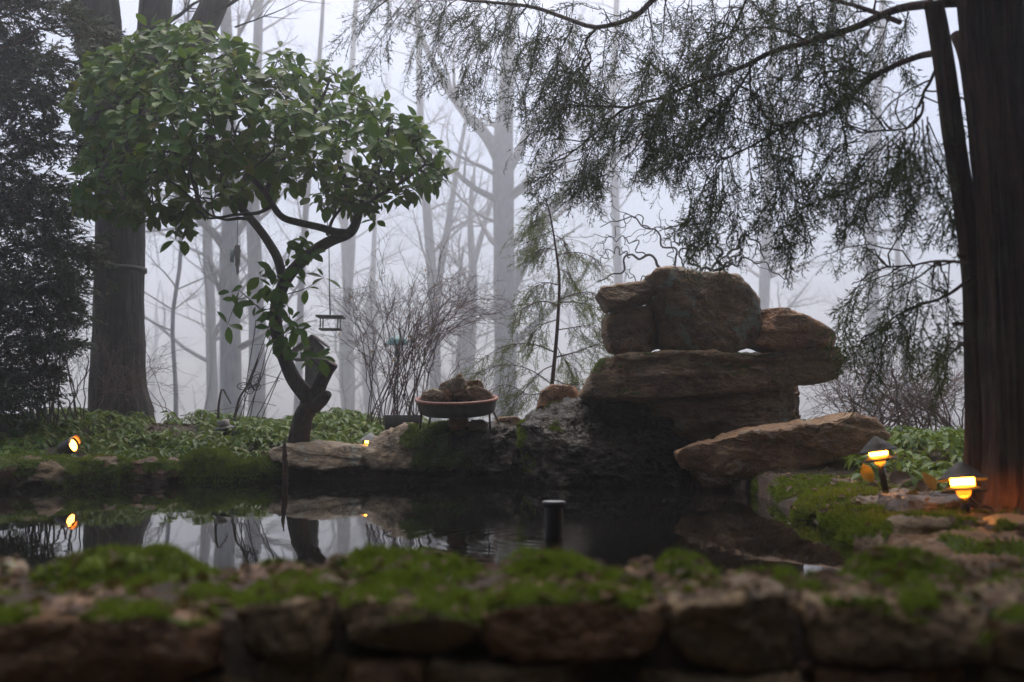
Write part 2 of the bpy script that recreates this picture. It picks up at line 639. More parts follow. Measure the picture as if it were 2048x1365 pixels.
def ground_z(x, y):
    x, y = np.asarray(x, float), np.asarray(y, float)
    ins = inside(POND, x, y)
    d = edge_dist(POND, x, y)
    w = sstep(0.3, 1.3, x)
    left = 0.075 + 0.26 * sstep(0.0, 2.5, np.where(ins, 0, d)) * sstep(3.0, 6.0, y)
    right = 0.03 + 0.19 * sstep(4.0, 6.2, y) + 0.03 * sstep(1.2, 2.2, x)
    z = left * (1 - w) + right * w
    z = z - 0.085 * np.maximum(y - 8.6, 0) - 0.0 * x
    z = np.where(y > 60, z + 0.085 * (y - 60), z)
    p = np.stack([x, y, np.zeros_like(x)], -1)
    near = sstep(14, 8, y)
    z = z + 0.025 * fbm(p * 1.7, 3, 5) * near + 0.25 * fbm(p * 0.12, 3, 9) * (1 - near)
    z = np.where(ins, -0.5 * sstep(0, 0.12, d) + z * (1 - sstep(0, 0.12, d)), z)
    z = np.where(y < 1.45, -0.6 + 0.02 * fbm(p * 2, 2, 3), z)
    return z


gx = np.unique(np.r_[-150, -100, -70, -50, -38, np.arange(-30, -5, 1.0), np.arange(-5, 3.2, 0.06), np.arange(3.2, 31, 1.0), 38, 50, 70, 100, 150])
gy = np.unique(np.r_[-60, -30, -12, -5, -2, 0, 1.0, 1.4, np.arange(1.46, 9, 0.06), np.arange(9, 62, 1.2), 70, 85, 105, 140, 200])
GX, GY = np.meshgrid(gx, gy)
GV = np.stack([GX, GY, ground_z(GX, GY)], -1).reshape(-1, 3)
nx, ny = len(gx), len(gy)
ii = (np.arange(ny - 1)[:, None] * nx + np.arange(nx - 1)[None, :]).ravel()
GF = np.stack([ii, ii + 1, ii + nx + 1, ii + nx], -1)
t = NT("leaf_mould_soil")
n1, n2, n3 = t.noise(3, 5), t.noise(24, 5, 0.65), t.noise(110, 4, 0.7)
soil = t.ramp(n2, [(0.3, (0.028, 0.018, 0.013)), (0.5, (0.065, 0.042, 0.03)), (0.7, (0.11, 0.075, 0.055))])
soil = t.mix(t.ramp(n3, [(0.5, 0.0), (0.7, 0.5)]), soil, (0.15, 0.10, 0.075))
soil = t.mix(t.ramp(n1, [(0.45, 0.0), (0.65, 0.5)]), soil, (0.05, 0.06, 0.025))
hh = t.math('ADD', n2, t.math('MULTIPLY', n3, 0.5))
MAT['soil'] = t.fin(soil, 0.9, t.bump(hh, 0.9, 0.03))
ground = tag(mk("ground", GV, [GF], MAT['soil'], origin=Vector((0, 0, 0))), kind="structure")
GROUND_BVH = BVHTree.FromPolygons([tuple(v) for v in GV], [tuple(f) for f in GF.tolist()])

# water: a dark still pool, rings spreading from the pipe and a ruffled patch where the fall lands
t = NT("dark_pond_water")
still = t.noise(5.0, 3, 0.5, t.pos((1.0, 0.45, 1)))
fine = t.noise(30.0, 3, 0.55, t.pos((1.0, 0.5, 1)))


def around(cx, cy, r0, r1):
    v = t.pos()
    s = t.node("ShaderNodeVectorMath", operation='SUBTRACT')
    t.t.links.new(v, s.inputs[0])
    s.inputs[1].default_value = (cx, cy, 0)
    l = t.node("ShaderNodeVectorMath", operation='LENGTH')
    t.t.links.new(s.outputs[0], l.inputs[0])
    m = t.node("ShaderNodeMapRange")
    m.interpolation_type = 'SMOOTHSTEP'
    t.set(m, 0, l.outputs["Value"])
    for k, val in ((1, r0), (2, r1), (3, 1.0), (4, 0.0)):
        m.inputs[k].default_value = val
    return m.outputs[0], l.outputs["Value"]


PIPE = P(1108, 1120, 3.05)
PIPE[2] = 0.0
m1, r1 = around(PIPE[0], PIPE[1], 0.08, 0.85)
rings = t.math('SINE', t.math('MULTIPLY', r1, 95.0))
m2, _ = around(0.95, 5.15, 0.05, 0.6)
m3, _ = around(-0.05, 5.75, 0.05, 0.7)
ruf = t.math('ADD', t.math('ADD', t.math('MULTIPLY', m2, 5.0), t.math('MULTIPLY', m3, 0.8)), t.math('ADD', 0.012, t.math('MULTIPLY', m1, 0.05)))
h = t.math('ADD', t.math('MULTIPLY', still, 0.12), t.math('MULTIPLY', fine, ruf))
h = t.math('ADD', h, t.math('MULTIPLY', t.math('MULTIPLY', rings, m1), 0.03))
MAT['water'] = t.fin((0.006, 0.006, 0.005), 0.015, t.bump(h, 0.5, 0.012), IOR=1.33)
wv = np.array([(-6, 1.4, 0), (2.2, 1.4, 0), (2.2, 6.9, 0), (-6, 6.9, 0)], float)
tag(mk("pond_water", wv, [np.array([[0, 1, 2, 3]])], MAT['water'], origin=Vector((0, 0, 0))), kind="structure")

# ------------------------------------------------------------------ stones
MOSS_BITS = []      # (name of the parent, points, normals, length)


def stone_mesh(out, W, M=110, K=40, p=4.0, planes=8, amp=0.016, freq=7.0, strata=0.0, sfreq=18.0, seed=0, tilt=0.0, front=-1, jag=2):
    """Closed stone from an outline (u, v) and a half thickness W: squared-off rounding, chipped planes, layered relief."""
    r = np.random.default_rng(seed + 100)
    out = np.asarray(out, float)
    x, y = out[:, 0], out[:, 1]
    if np.sum(x * np.roll(y, -1) - np.roll(x, -1) * y) < 0:
        out = out[::-1]
    for it in range(jag):                       # a broken, angular outline
        nx_ = np.roll(out, -1, 0)
        e = nx_ - out
        ln = np.linalg.norm(e, axis=1, keepdims=True)
        mid = out + e * r.uniform(0.35, 0.65, (len(out), 1)) + np.stack([e[:, 1], -e[:, 0]], -1) * np.clip(r.normal(0, 0.04, (len(out), 1)), -0.08, 0.08)
        out = np.stack([out, mid], 1).reshape(-1, 2)
    o = resample(np.vstack([out, out[:1]]), M + 1)[:M]
    lo, hi = o.min(0), o.max(0)
    c = 0.5 * (o.mean(0) + (lo + hi) / 2)
    ks = max(6, K // 4)                         # rings: seen face, side, back face
    kf = int((K - ks) * 0.72)
    kb = K - ks - kf
    s_in = np.linspace(0.04, 0.93, kf)
    s_bk = np.linspace(0.1, 0.93, kb)
    cap = lambda q: (1 - q ** p) ** (1 / p)
    w1 = cap(0.95)
    w_side = np.linspace(-w1, w1, ks)
    s_side = (1 - np.abs(w_side) ** p) ** (1 / p)
    if front < 0:
        s, w = np.r_[s_in, s_side, s_bk[::-1]], np.r_[-cap(s_in), w_side, cap(s_bk[::-1])] * W
    else:
        s, w = np.r_[s_bk, s_side, s_in[::-1]], np.r_[-cap(s_bk), w_side, cap(s_in[::-1])] * W
    U = c[None, None, :] + (o - c)[None] * s[:, None, None]
    V = np.concatenate([U, np.broadcast_to(w[:, None, None], (K, M, 1))], -1).reshape(-1, 3)
    V = np.vstack([V, [[c[0], c[1], -W]], [[c[0], c[1], W]]])
    size = hi - lo
    for _ in range(planes):
        n = unit(np.array([r.normal() * 0.5, r.normal() * (0.3 if front < 0 else 0.5), front * (0.45 + r.random()) if r.random() < 0.8 else -front * 0.8]))
        q = V - np.array([c[0], c[1], 0])
        d = q @ n
        lim = d.max() * r.uniform(0.72, 0.93)
        V = V - np.maximum(d - lim, 0)[:, None] * n * 0.92
    j = np.arange(K - 1)[:, None] * M
    i = np.arange(M)[None, :]
    b = (i + 1) % M
    F4 = np.stack([j + i, j + b, j + M + b, j + M + i], -1).reshape(-1, 4)
    a = np.arange(M)
    F3 = np.vstack([np.stack([np.full(M, K * M), (a + 1) % M, a], -1), np.stack([np.full(M, K * M + 1), (K - 1) * M + a, (K - 1) * M + (a + 1) % M], -1)])
    me = mesh_data("tmp", V, [F4, F3])
    N = np.zeros(len(V) * 3, np.float32)
    me.vertices.foreach_get("normal", N)
    N = N.reshape(-1, 3).astype(float)
    bpy.data.meshes.remove(me)
    ct, st = math.cos(tilt), math.sin(tilt)
    q = V + seed * 3.17
    big = fbm(q * freq * 0.5, 3, seed)
    small = fbm(q * freq * 2.2, 4, seed + 31)
    ridge = 1 - np.abs(fbm(q * freq, 3, seed + 57)) * 2
    tiny = fbm(q * freq * 6.0, 3, seed + 91)
    d = amp * (0.9 * big + 0.6 * small + 0.45 * ridge + 0.38 * tiny)
    wq = (V + 0.06 * np.stack([fbm(q * 5, 2, seed + 3), fbm(q * 5, 2, seed + 4), fbm(q * 5, 2, seed + 6)], -1)) @ rot((1, 0.6, 0.3), 0.5 + seed).T
    for fq, wt in ((freq * 1.1, 0.55), (freq * 2.7, 0.3)):      # blocky fracture steps
        k3 = np.floor(wq * np.array([fq, fq * 1.7, fq]) + seed).astype(np.int64)
        d = d + amp * wt * _hash(k3[:, 0], k3[:, 1], k3[:, 2], seed + 11)
    if strata:
        vv = (V[:, 0] * st + V[:, 1] * ct)
        qq = vv * sfreq + 0.9 * fbm(np.stack([V[:, 0] * 3, V[:, 1] * 3, V[:, 2] * 3], -1), 3, seed + 5)
        k = np.floor(qq).astype(np.int64)
        f = qq - k
        h0, h1 = _hash(k, k * 0, k * 0, seed), _hash(k + 1, k * 0, k * 0, seed)
        d = d + strata * (h0 + (h1 - h0) * sstep(0.8, 1.0, f))
    V = V + N * d[:, None]
    return V, F4, F3


def finish_stone(name, V, F4, F3, mat, parent=None, label=None, cat="rock", group=None, moss=None, wet=None, mossblades=0, moss_len=0.012):
    """moss and wet: functions (V, N) -> 0..1 per vertex."""
    me = mesh_data("tmp", V, [F4, F3])
    N = np.zeros(len(V) * 3, np.float32)
    me.vertices.foreach_get("normal", N)
    N = N.reshape(-1, 3).astype(float)
    bpy.data.meshes.remove(me)
    at = {}
    if moss is not None:
        at["moss"] = np.clip(moss(V, N), 0, 1)
    if wet is not None:
        at["wet"] = np.clip(wet(V, N), 0, 1)
    o = mk(name, V, [F4, F3], mat, parent, attrs=at)
    if label:
        tag(o, label, cat, group)
    if moss is not None and mossblades:
        a = at["moss"]
        tri = F4[:, :3]
        w = a[tri].mean(1)
        P0 = V[tri]
        area = np.linalg.norm(np.cross(P0[:, 1] - P0[:, 0], P0[:, 2] - P0[:, 0]), axis=1)
        w = np.where(w > 0.35, w * area, 0)
        if w.sum() > 0:
            idx = rng.choice(len(tri), mossblades, p=w / w.sum())
            uv = rng.random((mossblades, 2))
            q = V[F4[idx]]
            pt = (q[:, 0] * ((1 - uv[:, 0]) * (1 - uv[:, 1]))[:, None] + q[:, 1] * (uv[:, 0] * (1 - uv[:, 1]))[:, None] + q[:, 2] * (uv[:, 0] * uv[:, 1])[:, None] + q[:, 3] * ((1 - uv[:, 0]) * uv[:, 1])[:, None])
            nn = N[F4[idx, 0]]
            moss_blades(pt, nn, moss_len, o)
    return o


def moss_blades(pt, nn, length, parent):
    n = len(pt)
    L = length * rng.uniform(0.5, 1.3, n)
    d = unit(nn + rng.normal(0, 0.55, (n, 3)) + np.array([0, 0, 0.25]))
    s = unit(np.cross(d, rng.normal(0, 1, (n, 3)))) * (L * 0.2)[:, None]
    tip = pt + d * L[:, None]
    V = np.stack([pt - s - nn * 0.002, pt + s - nn * 0.002, tip], 1).reshape(-1, 3)
    F = np.arange(n * 3).reshape(-1, 3)
    o = mk("moss", V, [F], MAT['moss'], parent, smooth=False)
    o["kind"] = "stuff"
    return o


def front_stone(outline_px, Y, W, grow_px=3.0, lean=0.0, **kw):
    """Stone whose outline is seen from the pond side: world outline in the x-z plane at distance Y."""
    o = np.asarray(outline_px, float)
    c = (o.min(0) + o.max(0)) / 2
    s = (o.max(0) - o.min(0)) / 2
    o = c + (o - c) * (1 + np.minimum(grow_px / s, 0.25))
    w = PP(o, Y)
    V, F4, F3 = stone_mesh(w[:, [0, 2]], W, front=-1, **kw)
    z0 = V[:, 1].min()
    return np.stack([V[:, 0], Y + V[:, 2] + lean * (V[:, 1] - z0), V[:, 1]], -1), F4[:, ::-1], F3[:, ::-1]


def plan_stone(poly_xy, z0, z1, **kw):
    V, F4, F3 = stone_mesh(np.asarray(poly_xy, float), (z1 - z0) / 2, front=1, **kw)
    return np.stack([V[:, 0], V[:, 1], (z0 + z1) / 2 + V[:, 2]], -1), F4, F3


def patchy(th=0.0, freq=9.0, seed=3, up=0.35, lo=None, hi=None):
    """Moss where the stone faces up and a broad noise allows it; lo/hi bound it in x."""
    def f(V, N):
        a = sstep(up - 0.3, up + 0.3, N[:, 2]) * sstep(th - 0.2, th + 0.2, fbm(V * freq, 3, seed))
        if lo is not None:
            a = a * sstep(lo[0], lo[1], V[:, 0])
        if hi is not None:
            a = a * sstep(hi[1], hi[0], V[:, 0])
        return a
    return f


RI = dict(M=150, K=54, p=6.0, jag=0)
# --- the cairn of the waterfall, each rock a thing
def rock(outline, Y, W, mat, label, seed, moss=None, wet=None, blades=0, **kw):
    k = dict(RI)
    k.update(kw)
    V, F4, F3 = front_stone(outline, Y, W, seed=seed, **k)
    return finish_stone("boulder", V, F4, F3, MAT[mat], label=label, cat="rock", moss=moss, wet=wet, mossblades=blades)


def wet_low(z1, z0):
    return lambda V, N: sstep(z1, z0, V[:, 2])


rock([(1285, 570), (1310, 548), (1350, 543), (1400, 550), (1440, 552), (1468, 560), (1490, 582), (1505, 605), (1512, 640), (1506, 690), (1470, 700), (1440, 712), (1400, 706), (1345, 700), (1322, 694), (1312, 650), (1298, 610)],
     5.62, 0.17, 'boulder_lichen', "largest upright brown boulder on top of the cairn with pale green lichen streaks", 3, planes=3, amp=0.007, freq=9, strata=0.006, sfreq=11, tilt=0.9, p=9, grow_px=3)
rock([(1194, 590), (1200, 581), (1240, 574), (1285, 567), (1302, 572), (1304, 602), (1285, 610), (1240, 617), (1214, 623), (1205, 614)],
     5.6, 0.15, 'slab', "small flat pointed rock at the upper left corner of the cairn", 5, planes=3, amp=0.004, strata=0.004, sfreq=55, tilt=0.25, p=8, grow_px=0)
rock([(1208, 640), (1225, 625), (1260, 620), (1303, 616), (1312, 660), (1322, 694), (1290, 706), (1245, 712), (1218, 700), (1207, 670)],
     5.66, 0.16, 'boulder', "rounded grey green rock wedged left of the tallest boulder", 8, planes=4, amp=0.007, p=7, grow_px=1)
rock([(1505, 640), (1525, 625), (1565, 622), (1600, 637), (1640, 660), (1662, 672), (1660, 692), (1630, 697), (1590, 702), (1540, 705), (1505, 690)],
     5.58, 0.15, 'rust', "rust brown wedge rock pointing right beside the tallest boulder", 12, planes=3, amp=0.006, strata=0.005, sfreq=20, p=9, grow_px=4)
rock([(1168, 790), (1185, 755), (1205, 722), (1260, 716), (1330, 712), (1400, 714), (1480, 712), (1560, 712), (1640, 707), (1668, 704), (1674, 730), (1670, 755), (1640, 762), (1590, 765), (1540, 775), (1460, 784), (1380, 792), (1300, 800), (1220, 800)],
     5.6, 0.24, 'slab', "long horizontal banded slab lying across the middle of the cairn", 15, planes=6, amp=0.010, strata=0.012, sfreq=26, tilt=0.03, M=200, p=8,
     moss=patchy(0.35, 8, 4, 0.3), blades=2500)
rock([(1300, 815), (1320, 800), (1380, 800), (1450, 792), (1540, 776), (1572, 772), (1580, 800), (1578, 850), (1560, 880), (1480, 890), (1380, 890), (1310, 880), (1298, 850)],
     5.68, 0.2, 'slab', "blocky brown rock under the long slab with moss on its left corner", 19, planes=8, amp=0.013, strata=0.01, sfreq=16, tilt=-0.08, M=150,
     moss=patchy(-0.1, 8, 6, 0.15, hi=(-10, 0.95)), blades=2500)
rock([(1548, 775), (1586, 770), (1591, 800), (1592, 850), (1560, 862), (1540, 830)], 5.98, 0.12, 'boulder', "narrow grey stone standing behind the right end of the blocky rock", 22, planes=5, M=90, K=30)
rock([(1354, 905), (1372, 895), (1420, 880), (1480, 866), (1560, 855), (1640, 842), (1690, 832), (1730, 838), (1755, 852), (1764, 872), (1735, 898), (1690, 915), (1640, 925), (1590, 938), (1540, 948), (1480, 955), (1420, 945), (1370, 935), (1356, 920)],
     5.02, 0.13, 'boulder', "long tilted brown boulder jutting over the water at the foot of the cairn", 27, planes=3, amp=0.009, strata=0.007, sfreq=14, tilt=0.2, M=180, p=9)
rock([(1042, 850), (1070, 830), (1110, 815), (1170, 800), (1240, 798), (1330, 802), (1400, 840), (1410, 890), (1400, 945), (1380, 975), (1300, 982), (1200, 980), (1100, 975), (1060, 950), (1046, 900)],
     5.55, 0.30, 'boulder', "broad wet black boulder with running water and moss below the cairn", 31, planes=6, amp=0.02, freq=9, p=3.4, M=190, K=70, lean=0.5,
     moss=lambda V, N: sstep(0.38, 0.12, V[:, 0] + 0.25 * fbm(V * 9, 3, 8)) * sstep(-0.5, 0.1, N[:, 2]) * sstep(0.02, 0.12, V[:, 2]) * sstep(-0.35, 0.1, fbm(V * 7, 3, 2)),
     wet=lambda V, N: 0.95 + 0.05 * sstep(0.12, 0.34, V[:, 0] + 0.22 * fbm(V * 9, 3, 8)) + sstep(0.16, 0.03, V[:, 2]), blades=9000)
rock([(1075, 815), (1085, 785), (1105, 772), (1150, 776), (1158, 792), (1140, 808), (1100, 820)], 5.95, 0.09, 'rust', "small rounded orange brown rock left of the cairn", 35, planes=6, amp=0.007, M=90, K=30)
rock([(1150, 800), (1165, 780), (1185, 772), (1200, 790), (1195, 806), (1160, 810)], 5.85, 0.08, 'boulder', "little grey stone tucked under the left end of the long slab", 36, planes=4, amp=0.007, M=80, K=26)
rock([(738, 885), (770, 868), (820, 858), (880, 855), (950, 856), (1010, 855), (1048, 858), (1056, 890), (1052, 930), (1000, 945), (900, 945), (800, 940), (745, 930), (732, 905)],
     6.0, 0.27, 'pale', "wide mossy wet rock carrying the terracotta bird bath", 41, planes=6, amp=0.022, freq=8, p=3.6, M=180, K=60, lean=0.5,
     moss=lambda V, N: sstep(-0.66, -0.58, V[:, 0] + 0.08 * fbm(V * 12, 3, 8)) * sstep(-0.22, -0.36, V[:, 0] + 0.1 * fbm(V * 9, 3, 9)) * sstep(-0.7, 0.0, N[:, 2]),
     wet=lambda V, N: sstep(-0.42, -0.28, V[:, 0] + 0.1 * fbm(V * 9, 3, 9)) * 0.95 + sstep(0.12, 0.04, V[:, 2]), blades=9000)
rock([(533, 905), (560, 895), (620, 889), (690, 892), (728, 900), (736, 915), (725, 930), (680, 932), (640, 940), (590, 932), (550, 922)],
     5.95, 0.2, 'pale', "flat pale grey stone slab at the water's edge below the curved tree", 44, planes=3, amp=0.008, strata=0.006, sfreq=40, tilt=0.1, p=4.5, lean=1.2)
rock([(900, 845), (902, 835), (915, 832), (932, 836), (935, 850), (920, 856), (904, 855)], 5.86, 0.04, 'rust', "small brown stone lying under the bird bath", 46, planes=4, amp=0.004, M=60, K=22)
rock([(938, 852), (945, 842), (965, 841), (975, 850), (965, 858), (945, 858)], 5.92, 0.04, 'pale', "small pale stone beside the brown one under the bird bath", 48, planes=4, amp=0.004, M=60, K=22)
rock([(985, 850), (1000, 838), (1030, 836), (1050, 845), (1048, 860), (1000, 862)], 6.25, 0.1, 'boulder', "low stone behind the right leg of the bird bath", 49, planes=4, amp=0.006, M=70, K=24)
# dark footing under the overhanging rocks
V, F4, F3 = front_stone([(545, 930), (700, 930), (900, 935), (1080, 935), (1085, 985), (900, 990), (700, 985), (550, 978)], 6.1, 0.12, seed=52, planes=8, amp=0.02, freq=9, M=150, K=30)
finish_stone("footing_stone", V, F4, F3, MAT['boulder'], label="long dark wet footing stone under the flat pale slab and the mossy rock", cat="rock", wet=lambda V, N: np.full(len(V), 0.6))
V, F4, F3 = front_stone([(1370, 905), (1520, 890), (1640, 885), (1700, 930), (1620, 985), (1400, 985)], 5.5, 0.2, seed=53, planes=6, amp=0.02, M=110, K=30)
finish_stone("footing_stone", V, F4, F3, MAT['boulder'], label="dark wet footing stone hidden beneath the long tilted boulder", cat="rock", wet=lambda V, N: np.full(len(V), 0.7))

# --- mossy edging of the far left bank: one low wall, its stones are parts
SURF = []           # stone surfaces that litter can lie on
edge = thing("pond_edging", tuple(P(280, 970, 5.7)), "low mossy stone edging along the far left bank of the pond", "stone edging")


def edging(parent, outline, Y, W, mat, seed, moss, blades, keep=False, **kw):
    V, F4, F3 = front_stone(outline, Y, W, seed=seed, M=120, K=40, lean=0.6, **kw)
    if keep:
        SURF.append((V, F4))
    return finish_stone("stone", V, F4, F3, MAT[mat], parent, moss=moss, mossblades=blades, wet=lambda V, N: 0.9 * sstep(0.085, 0.02, V[:, 2]))


edging(edge, [(-330, 935), (-200, 925), (-60, 925), (-20, 940), (-30, 990), (-320, 990)], 5.0, 0.2, 'boulder', 60, patchy(-0.2, 7, 1, 0.2), 2500, planes=5)
edging(edge, [(-40, 932), (10, 916), (60, 914), (110, 922), (132, 935), (134, 975), (60, 985), (-40, 985)], 5.4, 0.2, 'wallstone', 61, patchy(-0.6, 7, 1, -0.25), 9000, planes=5, strata=0.008, sfreq=22)
edging(edge, [(134, 940), (142, 925), (180, 921), (215, 923), (226, 935), (224, 975), (136, 980)], 5.6, 0.16, 'wallstone', 62, patchy(-0.4, 8, 2, -0.1), 5000, planes=5, p=5)
edging(edge, [(228, 940), (235, 929), (280, 926), (330, 926), (345, 945), (340, 972), (230, 975)], 5.75, 0.17, 'wallbrown', 63, patchy(-0.25, 9, 3, 0.0), 3500, planes=6, strata=0.006, sfreq=24)
edging(edge, [(335, 945), (350, 925), (380, 915), (425, 911), (455, 922), (475, 934), (500, 925), (530, 920), (552, 930), (556, 955), (540, 968), (340, 972)], 5.95, 0.2, 'wallstone', 64, lambda V, N: sstep(-0.55, 0.0, N[:, 2] + 0.35 * fbm(V * 9, 3, 2)), 30000, planes=2, amp=0.02, freq=9, p=2.6)

# --- right bank: coping stones along the edge plus loose slabs
redge = thing("pond_coping", (1.25, 3.6, 0.0), "moss draped coping stones along the right side of the pond", "stone edging")


def ex(y):
    return 0.965 + (y - 2.6) * 0.105


def hang(V, N):
    return sstep(0.14, -0.04, V[:, 0] - ex(V[:, 1]) - 0.09 - 0.1 * sstep(3.3, 4.2, V[:, 1]) - 0.13 * np.maximum(fbm(V * 7, 3, 4), -0.3)) * sstep(-0.04, 0.01, V[:, 2]) * sstep(2.75, 2.95, V[:, 1]) + 0.9 * sstep(0.1, 0.35, fbm(V * 9 + 4.0, 3, 6)) * sstep(0.3, 0.7, N[:, 2])


for y0, y1, zt, sd in ((2.0, 2.62, 0.075, 70), (2.58, 3.12, 0.07, 71), (3.08, 3.6, 0.075, 72), (3.57, 4.2, 0.08, 73), (4.17, 4.8, 0.09, 74), (4.77, 5.35, 0.1, 75)):
    wob = np.random.default_rng(sd).uniform(-0.03, 0.03, 8)
    poly = [(ex(y0) + wob[0], y0), (ex(y0) + 0.25, y0 + 0.02), (ex(y0) + 0.45 + wob[1], y0 + 0.03), (ex((y0 + y1) / 2) + 0.5 + wob[2], (y0 + y1) / 2), (ex(y1) + 0.44 + wob[3], y1 - 0.02), (ex(y1) + 0.2, y1), (ex(y1) + wob[4], y1 - 0.01), (ex((y0 + y1) / 2) + wob[5] * 0.7, (y0 + y1) / 2)]
    V, F4, F3 = plan_stone(poly, -0.12, zt, seed=sd, M=120, K=36, planes=4, amp=0.012, p=5, strata=0.0)
    SURF.append((V, F4))
    finish_stone("stone", V, F4, F3, MAT['wallstone' if sd % 2 else 'wallbrown'], redge, moss=hang, mossblades=9000 if sd > 70 else 1500, moss_len=0.016)
V, F4, F3 = front_stone([(1778, 1062), (1800, 1042), (1860, 1036), (1930, 1040), (1965, 1046), (1978, 1070), (1950, 1085), (1900, 1092), (1850, 1100), (1800, 1110), (1780, 1090)], 2.62, 0.1, seed=78, M=110, K=36, planes=6, amp=0.006, strata=0.004, sfreq=60)
SURF.append((V, F4))
finish_stone("flat_stone", V, F4, F3, MAT['wallstone'], label="pale lamp lit stone at the pond corner in front of the nearer path light", cat="rock", moss=patchy(0.25, 14, 5, 0.0), mossblades=1500)
V, F4, F3 = front_stone([(1970, 1058), (2000, 1044), (2050, 1040), (2140, 1048), (2150, 1110), (1990, 1105)], 2.55, 0.12, seed=79, M=90, K=30, planes=6, amp=0.007)
SURF.append((V, F4))
finish_stone("flat_stone", V, F4, F3, MAT['wallbrown'], label="brown stone cut by the right picture edge below the big cedar trunk", cat="rock", moss=patchy(0.3, 14, 5, 0.2), mossblades=600)
V, F4, F3 = plan_stone([(1.16, 3.02), (1.30, 2.98), (1.42, 3.05), (1.47, 3.25), (1.36, 3.33), (1.2, 3.28), (1.14, 3.15)], 0.075, 0.125, seed=80, M=100, K=26, planes=3, amp=0.006, p=6, strata=0.0)
SURF.append((V, F4))
finish_stone("slate_slab", V, F4, F3, MAT['slate'], label="dark thin slate slab lying between the two lit path lights", cat="rock")
V, F4, F3 = plan_stone([(1.14, 2.70), (1.30, 2.66), (1.45, 2.72), (1.42, 2.93), (1.22, 2.95), (1.12, 2.82)], 0.05, 0.095, seed=81, M=90, K=26, planes=3, amp=0.006, p=6)
SURF.append((V, F4))
finish_stone("flat_stone", V, F4, F3, MAT['wallstone'], label="low flat pale stone just in front of the dark slate slab", cat="rock", moss=patchy(0.1, 14, 6, 0.2), mossblades=1500)

# --- the wall in front: stones in courses over a core of soil and rubble
wall = thing("stone_wall", (0, 1.4, -0.6), "low dry stone wall with bright moss cushions across the foreground", "wall")


def wall_top(x, y):
    p = np.stack([x, y, 0 * x], -1)
    return 0.118 + 0.012 * fbm(p * 9, 3, 2) + 0.008 * fbm(p * 30, 3, 4)


wx, wy = np.linspace(-1.7, 1.7, 240), np.linspace(1.26, 1.60, 30)
WX, WY = np.meshgrid(wx, wy)
WZ = wall_top(WX, WY)
WV = np.stack([WX, WY, WZ], -1)
skirt = WV.copy()
fr = np.concatenate([WV[0:1] * 1.0, WV, WV[-1:] * 1.0])
fr[0, :, 2] = -0.6
fr[-1, :, 2] = -0.55
nr, nc = fr.shape[:2]
ii = (np.arange(nr - 1)[:, None] * nc + np.arange(nc - 1)[None, :]).ravel()
CF = np.stack([ii, ii + 1, ii + nc + 1, ii + nc], -1)
mk("rubble_core", fr.reshape(-1, 3), [CF], MAT['soil'], wall)
SURF.append((fr.reshape(-1, 3), CF))


def wstone(outline, Y, W, mat, seed, moss=None, blades=0, p=8.0, **kw):
    k = dict(M=100, K=34, planes=3, amp=0.0042, freq=16, grow_px=9.0, jag=1)
    k.update(kw)
    V, F4, F3 = front_stone(outline, Y, W, seed=seed, p=p, **k)
    SURF.append((V, F4))
    return finish_stone("stone", V, F4, F3, MAT[mat], wall, moss=moss, mossblades=blades, moss_len=0.009)


topm = lambda th, s: patchy(th, 16, s, 0.55)
wstone([(-420, 1250), (-380, 1225), (-180, 1222), (-60, 1235), (-40, 1330), (-200, 1350), (-410, 1340)], 1.30, 0.1, 'wallstone', 90, topm(0.0, 1), 1500)
wstone([(-30, 1250), (0, 1228), (120, 1212), (280, 1216), (400, 1222), (448, 1240), (452, 1300), (400, 1330), (250, 1350), (80, 1345), (-30, 1340)], 1.30, 0.1, 'wallbrown', 91, topm(-0.1, 2), 5000)
wstone([(505, 1200), (530, 1185), (600, 1178), (660, 1186), (672, 1210), (668, 1270), (620, 1282), (560, 1275), (512, 1262)], 1.30, 0.09, 'wallstone', 92, topm(-0.1, 3), 2500)
wstone([(700, 1205), (730, 1188), (800, 1186), (880, 1196), (940, 1215), (962, 1232), (940, 1258), (890, 1278), (800, 1272), (720, 1250)], 1.30, 0.09, 'wallstone', 93, topm(-0.25, 4), 4500)
wstone([(962, 1240), (985, 1205), (1050, 1185), (1150, 1180), (1250, 1182), (1300, 1195), (1308, 1240), (1290, 1280), (1200, 1284), (1080, 1290), (990, 1282)], 1.30, 0.09, 'wallbrown', 94, topm(-0.2, 5), 4500)
wstone([(1335, 1200), (1360, 1185), (1450, 1178), (1545, 1172), (1562, 1190), (1565, 1260), (1555, 1310), (1450, 1315), (1370, 1300), (1340, 1260)], 1.30, 0.09, 'wallstone', 95, topm(0.45, 6), 500)
wstone([(1594, 1215), (1610, 1190), (1700, 1186), (1820, 1196), (1925, 1210), (1934, 1250), (1930, 1290), (1820, 1295), (1700, 1290), (1610, 1285)], 1.30, 0.09, 'wallstone', 96, topm(-0.1, 7), 4000)
wstone([(1950, 1225), (1990, 1205), (2100, 1195), (2280, 1200), (2300, 1290), (2100, 1315), (1960, 1300)], 1.30, 0.1, 'wallstone', 97, topm(0.1, 8), 2500)
wstone([(2320, 1215), (2420, 1195), (2560, 1200), (2580, 1300), (2330, 1310)], 1.30, 0.1, 'wallbrown', 98, topm(0.0, 9), 1500)
